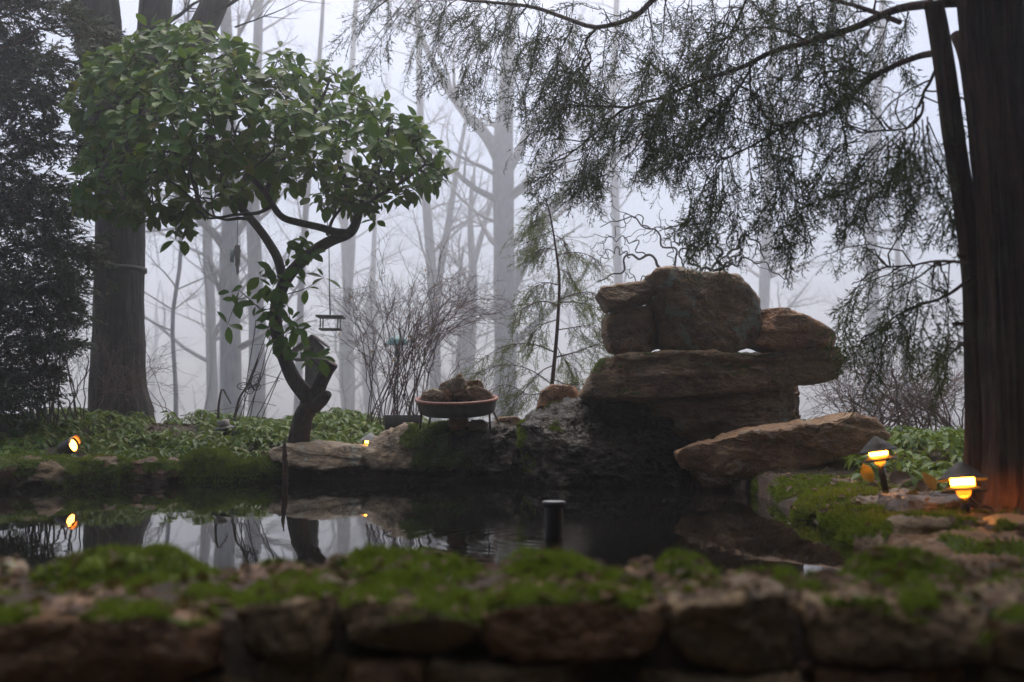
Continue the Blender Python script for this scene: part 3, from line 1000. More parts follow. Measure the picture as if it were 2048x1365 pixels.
# second course, then plainer ones down to the ground
for k, (a, b, y0, y1, mt) in enumerate([(-420, -80, 1365, 1460, 'wallbrown'), (-60, 250, 1362, 1470, 'wallstone'), (270, 540, 1345, 1440, 'wallstone'), (553, 705, 1292, 1390, 'wallstone'), (715, 850, 1300, 1400, 'wallbrown'), (858, 1170, 1302, 1420, 'wallstone'), (1190, 1590, 1324, 1420, 'wallstone'), (1605, 1900, 1310, 1420, 'wallbrown'), (1925, 2180, 1325, 1430, 'wallstone'), (2200, 2560, 1330, 1430, 'wallstone')]):
    q = np.random.default_rng(200 + k).uniform(-12, 12, 8)
    wstone([(a, y0 + 15 + q[0]), (a + 25, y0 + q[1] * 0.4), ((a + b) / 2, y0 + q[2] * 0.5), (b - 25, y0 + q[3] * 0.4), (b, y0 + 18 + q[4]), (b - 3, y1 - 12), (b - 30, y1), (a + 25, y1 + q[5] * 0.3), (a + 2, y1 - 15)], 1.31, 0.09, mt, 110 + k)
for row, (y0, y1) in enumerate(((1440, 1560), (1575, 1700), (1715, 1850))):
    x = -420 + row * 60
    k = 0
    while x < 2500:
        wd = random.uniform(200, 380)
        wstone([(x, y0 + 15), (x + 25, y0), (x + wd - 25, y0 + random.uniform(-6, 6)), (x + wd - 4, y0 + 20), (x + wd, y1 - 15), (x + wd - 25, y1), (x + 20, y1)], 1.33, 0.09, random.choice(['wallstone', 'wallbrown']), 140 + row * 20 + k, M=60, K=20)
        x += wd + 14
        k += 1
# back row of coping on the pond side
def coping(x0, x1, zt, mat, seed, moss, blades, y0=1.44, y1=1.62):
    q = np.random.default_rng(seed).uniform(-0.015, 0.015, 8)
    V, F4, F3 = plan_stone([(x0 + q[0], y0 + 0.03), (x0 + 0.05, y0 + q[1]), ((x0 + x1) / 2, y0 + q[2] - 0.02), (x1 - 0.04, y0 + q[3]), (x1 + q[4], y0 + 0.05), (x1 + q[5], y1 - 0.04), (x1 - 0.05, y1 + q[6]), ((x0 + x1) / 2, y1 + 0.02), (x0 + 0.04, y1 + q[7]), (x0, y1 - 0.05)], zt - 0.1, zt, seed=seed, M=90, K=28, planes=4, amp=0.008, freq=12, p=4)
    SURF.append((V, F4))
    finish_stone("stone", V, F4, F3, MAT[mat], wall, moss=moss, mossblades=blades, moss_len=0.010)


full = lambda s: (lambda V, N: sstep(-0.4, 0.3, N[:, 2] + 0.3 * fbm(V * 16, 3, s)))
coping(-1.65, -1.15, 0.13, 'wallstone', 160, full(1), 3000)
coping(-1.12, -0.70, 0.135, 'pale', 161, topm(0.5, 2), 500)
coping(-0.69, -0.485, 0.142, 'wallstone', 162, full(3), 5000)
coping(-0.455, -0.30, 0.128, 'wallbrown', 163, topm(0.4, 4), 700)
coping(-0.285, -0.055, 0.142, 'wallstone', 164, full(5), 5000)
coping(-0.03, 0.125, 0.142, 'wallstone', 165, full(6), 4000)
coping(0.145, 0.21, 0.128, 'wallbrown', 166, topm(0.4, 4), 300)
coping(0.215, 0.31, 0.141, 'wallstone', 167, full(7), 3000)
coping(0.33, 0.51, 0.12, 'wallstone', 168, topm(-0.1, 8), 2500)
coping(0.53, 0.68, 0.138, 'wallstone', 169, full(9), 4000)
coping(0.70, 1.1, 0.128, 'wallbrown', 170, topm(0.0, 8), 2500)
coping(1.13, 1.65, 0.13, 'wallstone', 171, topm(0.0, 9), 2000)


def bvh_of(items):
    Vs, Fs, n = [], [], 0
    for V, F in items:
        Vs.extend(map(tuple, V))
        Fs.extend(map(tuple, (F + n).tolist()))
        n += len(V)
    return BVHTree.FromPolygons(Vs, Fs)


STONE_BVH = bvh_of(SURF)


def drop(x, y, bvh=None, top=0.6):
    best = None
    for b in ((STONE_BVH, GROUND_BVH) if bvh is None else (bvh,)):
        loc, nn, _, _ = b.ray_cast(Vector((x, y, top)), Vector((0, 0, -1)))
        if loc is not None and (best is None or loc.z > best[0].z):
            best = (loc, nn if nn.z > 0 else -nn)
    return best


# extra moss cushions in the joints on top of the wall, as domes
def cushion(x, y, rx, ry, h, seed, blades, parent):
    k, m = 40, 12
    a = np.linspace(0, 2 * np.pi, k, endpoint=False)
    r = np.linspace(0, 1, m)[1:]
    A, R = np.meshgrid(a, r)
    wob = 1 + 0.35 * fbm(np.stack([np.cos(A) * 1.3 + seed, np.sin(A) * 1.3, 0 * A], -1), 3, seed)
    X, Y = x + rx * R * wob * np.cos(A), y + ry * R * wob * np.sin(A)
    d = drop(x, y)
    z0 = d[0].z if d else 0.12
    base = np.array([[(lambda q: q[0].z if q else z0)(drop(px, py)) for px, py in zip(xr, yr)] for xr, yr in zip(X, Y)])
    base = np.clip(base, z0 - 0.02, z0 + 0.02)
    Z = base - 0.006 + h * (1 - R ** 2.2) + 0.006 * fbm(np.stack([X, Y, 0 * X], -1) * 60, 3, seed)
    V = np.vstack([np.stack([X, Y, Z], -1).reshape(-1, 3), [[x, y, z0 + h]]])
    n = m - 1
    j = np.arange(n - 1)[:, None] * k
    i = np.arange(k)[None, :]
    b = (i + 1) % k
    F4 = np.stack([j + i, j + k + i, j + k + b, j + b], -1).reshape(-1, 4)
    F3 = np.stack([np.full(k, n * k), np.arange(k), (np.arange(k) + 1) % k], -1)
    o = mk("moss_cushion", V, [F4, F3], MAT['mossbed'], parent)
    o["kind"] = "stuff"
    idx = rng.integers(0, len(F4), blades)
    uv = rng.random((blades, 1))
    pt = V[F4[idx, 0]] * (1 - uv) + V[F4[idx, 2]] * uv + rng.normal(0, 0.002, (blades, 3))
    moss_blades(pt, np.tile([0, 0, 1.0], (blades, 1)), 0.010, o)


t = NT("moss_bed")
mcol = t.ramp(t.noise(60, 4, 0.7), [(0.3, (0.045, 0.065, 0.012)), (0.55, (0.105, 0.15, 0.02)), (0.8, (0.17, 0.22, 0.035))])
MAT['mossbed'] = t.fin(mcol, 0.95, t.bump(t.noise(220, 3, 0.7), 0.9, 0.006))
for k, (x, y, rx, ry, h) in enumerate([(-0.56, 1.53, 0.13, 0.07, 0.022), (-0.53, 1.40, 0.11, 0.06, 0.012), (-0.36, 1.34, 0.06, 0.035, 0.01), (-0.20, 1.55, 0.10, 0.045, 0.018), (-0.09, 1.50, 0.06, 0.04, 0.012), (-0.14, 1.36, 0.07, 0.04, 0.012),
                                       (0.045, 1.46, 0.055, 0.045, 0.02), (0.07, 1.37, 0.11, 0.03, 0.008), (0.26, 1.55, 0.045, 0.035, 0.018), (0.60, 1.55, 0.08, 0.045, 0.016), (0.52, 1.38, 0.08, 0.04, 0.008), (0.75, 1.42, 0.10, 0.06, 0.01), (-0.75, 1.33, 0.08, 0.05, 0.012), (-1.0, 1.45, 0.1, 0.06, 0.015), (1.05, 1.45, 0.12, 0.06, 0.012)]):
    cushion(x, y, rx * 1.15, ry * 1.1, h * 0.55, 300 + k, 2600, wall)

# ------------------------------------------------------------------ plants: templates
def blade_quads(base, d, L, w, side):
    """Thin diamonds: base (n,3), direction, length, half width, side vector."""
    tip = base + d * L[:, None]
    V = np.stack([base - side * w[:, None], base + side * w[:, None], tip], 1)
    return V.reshape(-1, 3), np.arange(len(base) * 3).reshape(-1, 3)


def spray_template(seed, n=10, spread=0.36, blade=0.17, bw=0.019, sag=0.18, sub=2, flat=0.45):
    """A conifer spray of unit length along +x: a fine axis with alternating twiglets set with scale-like blades."""
    r = np.random.default_rng(seed)
    B, D, L, W = [], [], [], []
    def axis(t):
        return np.array([t, 0.05 * math.sin(3 * t + seed), -sag * t * t])
    for i in range(n):
        t = 0.06 + 0.9 * i / (n - 1) + r.normal() * 0.015
        base = axis(t)
        s = 1 if i % 2 else -1
        ln = spread * (1 - 0.62 * t) * r.uniform(0.6, 1.25)
        dr = unit(np.array([0.8 + 0.2 * r.normal(), s * (0.65 + 0.25 * r.random()), r.normal() * flat - 0.25]))
        B.append(base); D.append(dr); L.append(ln * 1.05); W.append(bw * 0.55)
        for k in range(sub):
            q = (k + 0.7) / sub
            bb = base + dr * ln * q
            s2 = 1 if k % 2 else -1
            d2 = unit(dr + s2 * 0.55 * np.array([-dr[1], dr[0], 0]) + np.array([0, 0, r.normal() * flat - 0.15]))
            B.append(bb); D.append(d2); L.append(blade * r.uniform(0.6, 1.2) * (1.15 - 0.5 * t)); W.append(bw * r.uniform(0.8, 1.25))
        B.append(base); D.append(unit(np.array([1, -s * 0.35, -0.2]))); L.append(blade * 0.8); W.append(bw)
    for i in range(6):
        t = i / 6
        a, b = axis(t), axis(t + 1 / 6)
        B.append(a); D.append(unit(b - a)); L.append(np.linalg.norm(b - a) * 1.3); W.append(bw * 0.7)
    B, D, L, W = map(np.array, (B, D, L, W))
    side = unit(np.cross(D, unit(np.tile([0.1, 0.15, 1.0], (len(D), 1)) + r.normal(0, 0.5, D.shape))))
    V, F = blade_quads(B, D, L, W, side)
    return V, F


SPRAYS = [spray_template(s) for s in range(8)]
FANS = [spray_template(s + 20, n=10, spread=0.55, blade=0.24, bw=0.055, sag=0.14, sub=2, flat=0.25) for s in range(4)]


def put_sprays(mb, pos, direc, size, temps=SPRAYS, upbias=None):
    pos, direc, size = np.asarray(pos), np.asarray(direc), np.asarray(size)
    which = rng.integers(0, len(temps), len(pos))
    up = rng.normal(0, 1, (len(pos), 3)) if upbias is None else np.tile(upbias, (len(pos), 1)) + rng.normal(0, 0.35, (len(pos), 3))
    Mx = frames(direc, up, size)
    for k, (V, F) in enumerate(temps):
        s = which == k
        inst(mb, V, [F], Mx[s], pos[s])


def leaf_template(L=1.0, W=0.5, arch=0.25, fold=0.12, n=5, tipw=1.3, wav=0.0):
    """A leaf along +x with a folded midrib and an arch downwards."""
    t = np.linspace(0, 1, n)
    w = W * 0.5 * np.sin(np.pi * np.clip(t, 0.02, 0.995) ** tipw) ** 0.75
    w[0] = 0.02 * W
    x = L * t
    z = -arch * L * t * t
    mid = np.stack([x, 0 * t, z - fold * w], -1)
    lf = np.stack([x, w, z + fold * w + wav * np.sin(t * 9)], -1)
    rt = np.stack([x, -w, z + fold * w - wav * np.sin(t * 9)], -1)
    V = np.concatenate([lf, mid, rt])
    i = np.arange(n - 1)
    F = np.concatenate([np.stack([i, i + 1, n + i + 1, n + i], -1), np.stack([n + i, n + i + 1, 2 * n + i + 1, 2 * n + i], -1)])[:, ::-1]
    return V, F


def wander(a, b, n, amp, sag=0.0, r=rng):
    """Crooked path from a to b."""
    a, b = np.asarray(a, float), np.asarray(b, float)
    t = np.linspace(0, 1, n)[:, None]
    L = np.linalg.norm(b - a)
    w = np.cumsum(r.normal(0, 1, (n, 3)), 0)
    w = w - w[0] - (w[-1] - w[0]) * t
    return a + (b - a) * t + w * amp * L / max(1, n ** 0.5) + np.array([0, 0, 1.0]) * (sag * L * 4 * t * (1 - t))


def trunk_tube(mb, pts, radii, n=60, k=28, amp=0.06, freq=9, seed=0, flare=None):
    """Thick stem with a fluted, uneven surface."""
    path = spline(pts, n)
    seg = np.r_[0, np.cumsum(np.linalg.norm(np.diff(np.asarray(pts, float), axis=0), axis=1))]
    rad = np.interp(np.linspace(0, seg[-1], n), seg, radii) if len(radii) == len(seg) else np.interp(np.linspace(0, 1, n), np.linspace(0, 1, len(radii)), radii)
    m2 = MB()
    tubes(m2, path, rad, k)
    V = m2.verts()
    c = np.repeat(path, k, 0)
    r = V - c
    a = np.arctan2(r[:, 1], r[:, 0])
    q = np.stack([np.cos(a) * 2.2, np.sin(a) * 2.2, V[:, 2] * 1.2], -1)
    f = 1 + amp * fbm(q * 1.1, 3, seed) + amp * 0.55 * (1 - 2 * np.abs(fbm(np.stack([np.cos(a) * freq, np.sin(a) * freq, V[:, 2] * 2.5], -1), 2, seed + 7)))
    V = c + r * f[:, None]
    mb.add(V, *m2.F)
    return path, rad


# ------------------------------------------------------------------ the wood in the fog
def grow(start, d, L, r0, level, maxlev, out, R, up=0.25, spread=0.75, kids=(4, 7), n=8, wob=0.10):
    d = unit1(d)
    w = np.cumsum(R.normal(0, wob, (n - 1, 3)), 0)
    w[:, 2] += up * 0.12 * np.arange(1, n)
    w += d
    w *= (L / (n - 1)) / np.sqrt((w * w).sum(1))[:, None]
    pts = np.vstack([start, start + np.cumsum(w, 0)])
    cur = unit1(w[-1])
    t = np.linspace(0, 1, n)
    rad = r0 * (1 - 0.72 * t ** 1.1)
    out.append((level, pts, rad))
    if level >= maxlev:
        return
    for _ in range(R.integers(*kids)):
        q = R.uniform(0.28, 1.0) if level else R.uniform(0.3, 1.0)
        i = min(int(q * (n - 1)), n - 2)
        f = q * (n - 1) - i
        b = pts[i] * (1 - f) + pts[i + 1] * f
        ax = unit1(cross1(cur, R.normal(0, 1, 3)))
        tang = unit1(pts[i + 1] - pts[i])
        nd = unit1(tang * (1 - spread * 0.45) + ax * spread + np.array([0, 0, up * 0.4]))
        grow(b, nd, L * R.uniform(0.38, 0.62) * (1.15 - 0.4 * q), max(r0 * (1 - 0.72 * q) * R.uniform(0.42, 0.62), 0.004), level + 1, maxlev, out, R, up, spread, kids, n, wob * 1.25)


def emit_paths(mb, items, sides):
    for lev in sorted({i[0] for i in items}):
        g = [i for i in items if i[0] == lev]
        tubes(mb, np.array([i[1] for i in g]), np.array([i[2] for i in g]), sides[min(lev, len(sides) - 1)], cap=False)


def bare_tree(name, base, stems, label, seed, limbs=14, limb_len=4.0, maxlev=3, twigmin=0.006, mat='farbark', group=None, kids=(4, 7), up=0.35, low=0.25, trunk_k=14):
    """stems: list of (points, radii) for the traced trunk and big limbs; further limbs and twigs grow from them."""
    R = np.random.default_rng(seed)
    root = thing(name, tuple(base), label, "tree", group)
    tr = MB()
    items = []
    total = 0
    for si, (pts, radii) in enumerate(stems):
        path, rad = trunk_tube(tr, pts, radii, 26, trunk_k if si == 0 else 10, 0.05, 5, seed + si)
        cnt = limbs if si == 0 else max(3, limbs // 2)
        for _ in range(cnt):
            i = int(R.uniform(low if si == 0 else 0.2, 0.98) * 25)
            tang = unit(path[min(i + 1, 25)] - path[max(i - 1, 0)])
            ax = unit(np.cross(tang, R.normal(0, 1, 3)))
            grow(path[i], tang * 0.45 + ax * 0.8, limb_len * R.uniform(0.5, 1.15) * (1.2 - 0.5 * i / 25), max(rad[i] * R.uniform(0.2, 0.45), 0.02), 0, maxlev - 1, items, R, up, 0.8, kids)
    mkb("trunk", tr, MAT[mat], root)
    br = MB()
    emit_paths(br, items, (5, 4, 3, 3))
    mkb("branches", br, MAT[mat], root)["kind"] = "stuff"
    return root


def st(pxs, Y, wid):
    """Traced stem: pixel points, distance, pixel widths -> (points, radii)."""
    Ys = Y if np.isscalar(Y) else np.interp(np.linspace(0, 1, len(pxs)), np.linspace(0, 1, len(Y)), Y)
    pts = PP(pxs, Ys)
    yy = np.full(len(pxs), Ys) if np.isscalar(Ys) else Ys
    w = np.interp(np.linspace(0, 1, len(pxs)), np.linspace(0, 1, len(wid)), wid)
    return pts, w * yy / FPX / 2


def gb(px, Y):
    """Foot of a tree on the ground below pixel column px at distance Y."""
    x = P(px, 800, Y)[0]
    return np.array([x, Y, float(ground_z(np.array([x]), np.array([Y]))[0]) - 0.1])


def footed(px, Y, pxs, wid, flare=1.25):
    pts, rad = st(pxs, Y, wid)
    b = gb(px, Y)
    return np.vstack([b, pts]), np.r_[rad[0] * flare, rad]


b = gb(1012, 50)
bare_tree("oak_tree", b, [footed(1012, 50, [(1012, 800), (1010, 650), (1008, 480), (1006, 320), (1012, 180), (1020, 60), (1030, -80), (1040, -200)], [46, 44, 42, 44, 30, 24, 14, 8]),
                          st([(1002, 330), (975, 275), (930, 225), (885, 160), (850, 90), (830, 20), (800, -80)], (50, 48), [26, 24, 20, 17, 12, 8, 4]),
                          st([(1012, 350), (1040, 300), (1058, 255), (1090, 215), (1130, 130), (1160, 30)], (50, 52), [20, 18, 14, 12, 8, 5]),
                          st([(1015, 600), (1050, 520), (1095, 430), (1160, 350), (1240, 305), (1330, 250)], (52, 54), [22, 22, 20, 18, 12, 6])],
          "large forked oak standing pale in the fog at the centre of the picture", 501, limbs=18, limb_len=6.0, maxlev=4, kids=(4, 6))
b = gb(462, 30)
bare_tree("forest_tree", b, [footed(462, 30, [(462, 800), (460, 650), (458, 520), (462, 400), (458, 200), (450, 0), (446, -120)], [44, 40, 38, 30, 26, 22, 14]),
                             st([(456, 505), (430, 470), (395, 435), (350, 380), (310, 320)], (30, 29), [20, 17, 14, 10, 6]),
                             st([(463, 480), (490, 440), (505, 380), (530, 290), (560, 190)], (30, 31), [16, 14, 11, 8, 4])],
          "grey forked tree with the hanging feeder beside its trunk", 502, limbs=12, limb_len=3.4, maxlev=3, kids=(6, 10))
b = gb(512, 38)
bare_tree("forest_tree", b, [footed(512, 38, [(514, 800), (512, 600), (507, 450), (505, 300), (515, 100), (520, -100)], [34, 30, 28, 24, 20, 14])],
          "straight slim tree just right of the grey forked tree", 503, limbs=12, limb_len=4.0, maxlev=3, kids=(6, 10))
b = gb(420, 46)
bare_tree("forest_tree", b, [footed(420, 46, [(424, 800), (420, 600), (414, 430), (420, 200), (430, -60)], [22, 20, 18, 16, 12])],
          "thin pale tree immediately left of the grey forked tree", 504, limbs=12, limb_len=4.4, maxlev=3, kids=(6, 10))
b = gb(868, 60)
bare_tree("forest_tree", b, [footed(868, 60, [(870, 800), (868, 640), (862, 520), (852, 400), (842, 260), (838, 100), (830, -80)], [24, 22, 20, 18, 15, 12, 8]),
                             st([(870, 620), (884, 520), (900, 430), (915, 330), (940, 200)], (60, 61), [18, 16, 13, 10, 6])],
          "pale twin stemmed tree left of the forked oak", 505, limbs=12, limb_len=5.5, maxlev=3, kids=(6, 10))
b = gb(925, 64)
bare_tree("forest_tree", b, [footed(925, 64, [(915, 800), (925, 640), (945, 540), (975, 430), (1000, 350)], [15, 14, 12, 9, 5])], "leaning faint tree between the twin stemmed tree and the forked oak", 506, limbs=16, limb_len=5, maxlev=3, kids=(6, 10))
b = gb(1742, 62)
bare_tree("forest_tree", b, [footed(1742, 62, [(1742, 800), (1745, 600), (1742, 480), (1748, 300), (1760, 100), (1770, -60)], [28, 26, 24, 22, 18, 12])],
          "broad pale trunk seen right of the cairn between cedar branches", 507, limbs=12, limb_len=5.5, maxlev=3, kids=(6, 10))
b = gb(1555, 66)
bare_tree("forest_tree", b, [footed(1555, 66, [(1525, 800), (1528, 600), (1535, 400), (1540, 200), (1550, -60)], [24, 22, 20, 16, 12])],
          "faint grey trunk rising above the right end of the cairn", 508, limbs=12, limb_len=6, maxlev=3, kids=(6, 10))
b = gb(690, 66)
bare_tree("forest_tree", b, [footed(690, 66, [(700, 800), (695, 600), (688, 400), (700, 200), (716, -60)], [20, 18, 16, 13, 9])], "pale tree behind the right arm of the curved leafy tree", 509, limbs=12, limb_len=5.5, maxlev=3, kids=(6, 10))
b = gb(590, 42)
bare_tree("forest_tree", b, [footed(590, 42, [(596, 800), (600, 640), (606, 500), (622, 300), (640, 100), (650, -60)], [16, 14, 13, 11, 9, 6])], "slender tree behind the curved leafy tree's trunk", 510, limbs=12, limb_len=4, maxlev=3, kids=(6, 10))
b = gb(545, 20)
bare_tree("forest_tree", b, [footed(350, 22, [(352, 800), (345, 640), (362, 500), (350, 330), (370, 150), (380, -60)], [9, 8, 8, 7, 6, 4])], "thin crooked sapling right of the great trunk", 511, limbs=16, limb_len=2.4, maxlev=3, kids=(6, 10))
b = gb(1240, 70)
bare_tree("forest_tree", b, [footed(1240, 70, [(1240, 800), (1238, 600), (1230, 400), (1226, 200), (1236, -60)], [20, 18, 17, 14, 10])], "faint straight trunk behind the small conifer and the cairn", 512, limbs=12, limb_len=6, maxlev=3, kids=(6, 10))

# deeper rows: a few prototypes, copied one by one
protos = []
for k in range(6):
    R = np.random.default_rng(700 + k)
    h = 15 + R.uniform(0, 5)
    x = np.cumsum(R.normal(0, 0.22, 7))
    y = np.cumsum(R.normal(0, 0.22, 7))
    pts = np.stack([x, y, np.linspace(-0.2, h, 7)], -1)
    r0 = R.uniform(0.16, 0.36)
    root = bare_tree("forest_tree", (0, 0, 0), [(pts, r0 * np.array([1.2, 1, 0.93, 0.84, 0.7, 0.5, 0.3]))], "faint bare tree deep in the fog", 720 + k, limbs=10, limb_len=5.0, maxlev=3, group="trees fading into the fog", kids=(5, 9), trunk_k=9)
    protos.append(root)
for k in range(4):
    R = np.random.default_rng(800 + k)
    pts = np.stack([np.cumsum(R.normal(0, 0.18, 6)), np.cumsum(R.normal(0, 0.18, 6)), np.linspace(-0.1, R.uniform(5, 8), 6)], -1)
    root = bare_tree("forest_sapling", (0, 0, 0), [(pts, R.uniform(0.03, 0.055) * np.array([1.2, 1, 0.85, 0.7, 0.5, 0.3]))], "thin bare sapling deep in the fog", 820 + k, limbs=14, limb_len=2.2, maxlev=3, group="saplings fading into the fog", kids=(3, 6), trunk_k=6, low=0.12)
    protos.append(root)
R = np.random.default_rng(77)
spots = []
for k in range(18):
    Y = 58 + 60 * R.random() ** 0.85
    spots.append((R.uniform(-0.62, 0.62) * Y, Y, R.integers(0, 6), R.uniform(0.85, 1.3)))
for k in range(16):
    Y = 32 + 40 * R.random()
    spots.append((R.uniform(-0.6, 0.6) * Y, Y, 6 + R.integers(0, 4), R.uniform(0.7, 1.3)))
seen = set()
for x, Y, p, s in spots:
    px = 1024 + FPX * x / Y
    if abs(px - 1010) < 40 and Y < 45:
        continue
    o = protos[p] if p not in seen else copy_tree(protos[p])
    seen.add(p)
    o.location = (x, Y, float(ground_z(np.array([x]), np.array([Y]))[0]))
    o.rotation_euler = (0, 0, R.uniform(0, 6.28))
    o.scale = (s, s, s)

# ------------------------------------------------------------------ the great tree on the left bank
Yt = 8.4
base = P(240, 815, Yt)
root = thing("great_tree", tuple(base), "massive dark trunk that splits into three stems at the left edge of the garden", "tree")
tr = MB()
trunk_tube(tr, np.vstack([P(243, 850, Yt), PP([(241, 815), (238, 790), (237, 740), (238, 600), (241, 450), (238, 330), (225, 240), (205, 120), (190, 0), (170, -160), (150, -360)], Yt)]),
           np.array([62, 57, 53, 50, 49, 48, 49, 47, 45, 47, 44, 34]) * Yt / FPX, 140, 72, 0.06, 14, 3)
trunk_tube(tr, PP([(245, 360), (265, 290), (285, 210), (300, 120), (312, 0), (330, -160), (350, -360)], (Yt, Yt + 0.4)), np.array([40, 36, 33, 33, 33, 28, 20]) * Yt / FPX, 70, 40, 0.05, 9, 4)
trunk_tube(tr, PP([(280, 260), (320, 190), (365, 120), (405, 60), (432, 0), (475, -120), (520, -300)], (Yt + 0.2, Yt + 0.5)), np.array([26, 27, 28, 28, 28, 24, 16]) * Yt / FPX, 70, 36, 0.05, 9, 5)
mkb("trunk", tr, MAT['oak'], root)
br = MB()
items = []
R = np.random.default_rng(5)
for a, b_, r0 in (((330, 50), (415, 5), 5), ((420, 30), (590, -60), 5), ((195, 30), (90, -120), 8), ((310, -20), (420, -200), 7), ((470, -90), (640, -160), 6)):
    A, Bp = P(*a, Yt + 0.3), P(*b_, Yt + R.uniform(-0.8, 0.8))
    grow(A, Bp - A, np.linalg.norm(Bp - A) * 1.3, r0 * Yt / FPX, 0, 2, items, R, 0.2, 0.7, (3, 6))
grow(P(470, 55, 8.0), P(575, 20, 8.0) - P(470, 55, 8.0), 0.6, 0.008, 1, 2, items, R, 0.1)
emit_paths(br, items, (7, 5, 4))
mkb("branches", br, MAT['oak'], root)["kind"] = "stuff"
V, F = lathe([(0.205, -0.018), (0.222, -0.018), (0.222, 0.018), (0.205, 0.018)], 48)
c0 = P(239, 540, Yt)
st_o = mk("strap", V + c0, [F], MAT['darkmetal'], root)
st_o["label"] = "dark strap tied round the great trunk"

# ------------------------------------------------------------------ curved leafy tree
Yl = 6.25
lroot = thing("curved_tree", tuple(P(600, 868, Yl)), "small curved evergreen tree with a domed crown of glossy oval leaves", "tree")
tr = MB()
K = Yl / FPX / 2
LIMBS = []


def limb(pts, Y, wid, k=12, n=34, amp=0.05):
    p, r = st(pts, Y, wid)
    path, rad = trunk_tube(tr, p, r, n, k, amp, 6, len(LIMBS))
    LIMBS.append((path, rad))


limb([(598, 885), (600, 865), (608, 830), (622, 806), (612, 790), (588, 760), (570, 720), (558, 685), (551, 640), (556, 600), (572, 560), (592, 535), (625, 505), (662, 482), (700, 466), (714, 440), (716, 418), (704, 400), (690, 360), (670, 300)], (6.25, 6.1), [44, 40, 37, 35, 32, 30, 28, 26, 26, 25, 24, 24, 23, 22, 20, 18, 17, 15, 12, 8], 20, 90)
limb([(612, 815), (632, 790), (642, 765), (655, 740), (664, 728)], (6.25, 6.18), [32, 30, 28, 27, 27], 16, 30)
limb([(628, 815), (645, 800), (656, 788)], (6.2, 6.12), [28, 24, 17], 12, 14)
limb([(566, 560), (556, 520), (540, 490), (518, 458), (490, 425), (468, 400), (452, 372), (440, 320), (420, 250), (400, 170)], (6.22, 6.35), [20, 19, 18, 17, 16, 15, 14, 12, 9, 6])
limb([(700, 468), (668, 464), (640, 455), (600, 446), (565, 435), (545, 410), (530, 385), (500, 350), (470, 300)], (6.1, 5.9), [18, 17, 15, 15, 14, 13, 11, 9, 6])
limb([(716, 425), (735, 405), (770, 385), (810, 360), (850, 330)], (6.1, 6.0), [11, 9, 8, 6, 4])
limb([(545, 412), (520, 425), (500, 428), (470, 430), (440, 435), (420, 430), (400, 410)], (5.95, 5.7), [9, 8, 7, 6, 5, 5, 4], 8)
limb([(505, 440), (480, 437), (455, 440), (432, 436)], (6.2, 6.0), [8, 7, 5, 4], 8, 14)
limb([(655, 470), (665, 440), (682, 415), (690, 380)], (6.1, 6.3), [8, 7, 6, 4], 8, 14)
limb([(480, 415), (485, 380), (495, 330), (500, 260), (490, 180), (470, 110)], (6.3, 6.5), [11, 10, 9, 8, 6, 4], 8)
limb([(452, 372), (420, 340), (370, 300), (310, 250), (250, 200)], (6.3, 6.0), [10, 9, 8, 6, 4], 8)
limb([(440, 340), (390, 330), (330, 340), (270, 350), (210, 330)], (6.3, 5.8), [9, 8, 6, 5, 3], 8)
limb([(530, 385), (560, 330), (600, 270), (640, 210), (660, 160)], (6.0, 6.3), [10, 9, 7, 6, 4], 8)
limb([(716, 418), (745, 360), (770, 300), (780, 240)], (6.1, 6.2), [10, 8, 6, 4], 8)
mkb("trunk", tr, MAT['shrubbark'], lroot)
cv, cf = lathe([(0.0, 0.0), (0.038, 0.0)], 14)
dd = unit(P(664, 728, 6.18) - P(642, 765, 6.2))
Rm = frames(dd[None], np.array([[0, 1.0, 0.3]]))[0]
cut = mk("cut_end", (cv[:, [2, 0, 1]]) @ Rm.T + P(664.6, 726.8, 6.18) + dd * 0.003, [cf], MAT['cutwood'], lroot)
CROWN = [(120, 200), (150, 152), (180, 112), (240, 88), (290, 55), (340, 48), (400, 38), (440, 72), (490, 80), (520, 112), (575, 92), (610, 115), (650, 130), (700, 168), (745, 182), (785, 208), (815, 222), (860, 268), (895, 300), (882, 340), (888, 365), (860, 385), (800, 395), (760, 408), (722, 432), (690, 415), (640, 405), (600, 392), (560, 398), (520, 378), (470, 398), (440, 392), (412, 418), (385, 455), (340, 440), (300, 458), (250, 440), (200, 418), (155, 430), (142, 380), (152, 330), (182, 282), (150, 252)]
HOLES = [(470, 255, 55, 22), (395, 375, 55, 26), (510, 300, 30, 18), (640, 285, 22, 16), (330, 262, 26, 14), (660, 330, 30, 18), (210, 235, 18, 12), (585, 195, 18, 12), (250, 395, 30, 12), (610, 375, 26, 14)]
R = np.random.default_rng(42)
tips = []
while len(tips) < 820:
    px, py = R.uniform(110, 900), R.uniform(30, 470)
    if not inside(CROWN, np.array([px]), np.array([py]))[0]:
        continue
    if any(((px - a) / c) ** 2 + ((py - b_) / d) ** 2 < 1 and R.random() < 0.9 for a, b_, c, d in HOLES):
        continue
    ed = edge_dist(CROWN, np.array([px]), np.array([py]))[0]
    dep = min(ed / 130.0, 1.0) ** 0.6 * 0.95
    Y = Yl + R.choice([-1, 1], p=[0.6, 0.4]) * dep * R.uniform(0.35, 1.0) * (1.0 if py < 330 else 0.75)
    w = P(px, py, Y)
    if len(tips) > 40 and np.min(np.sum((np.array(tips[-400:]) - w) ** 2, 1)) < 0.05 ** 2:
        continue
    tips.append(w)
tips = np.array(tips)
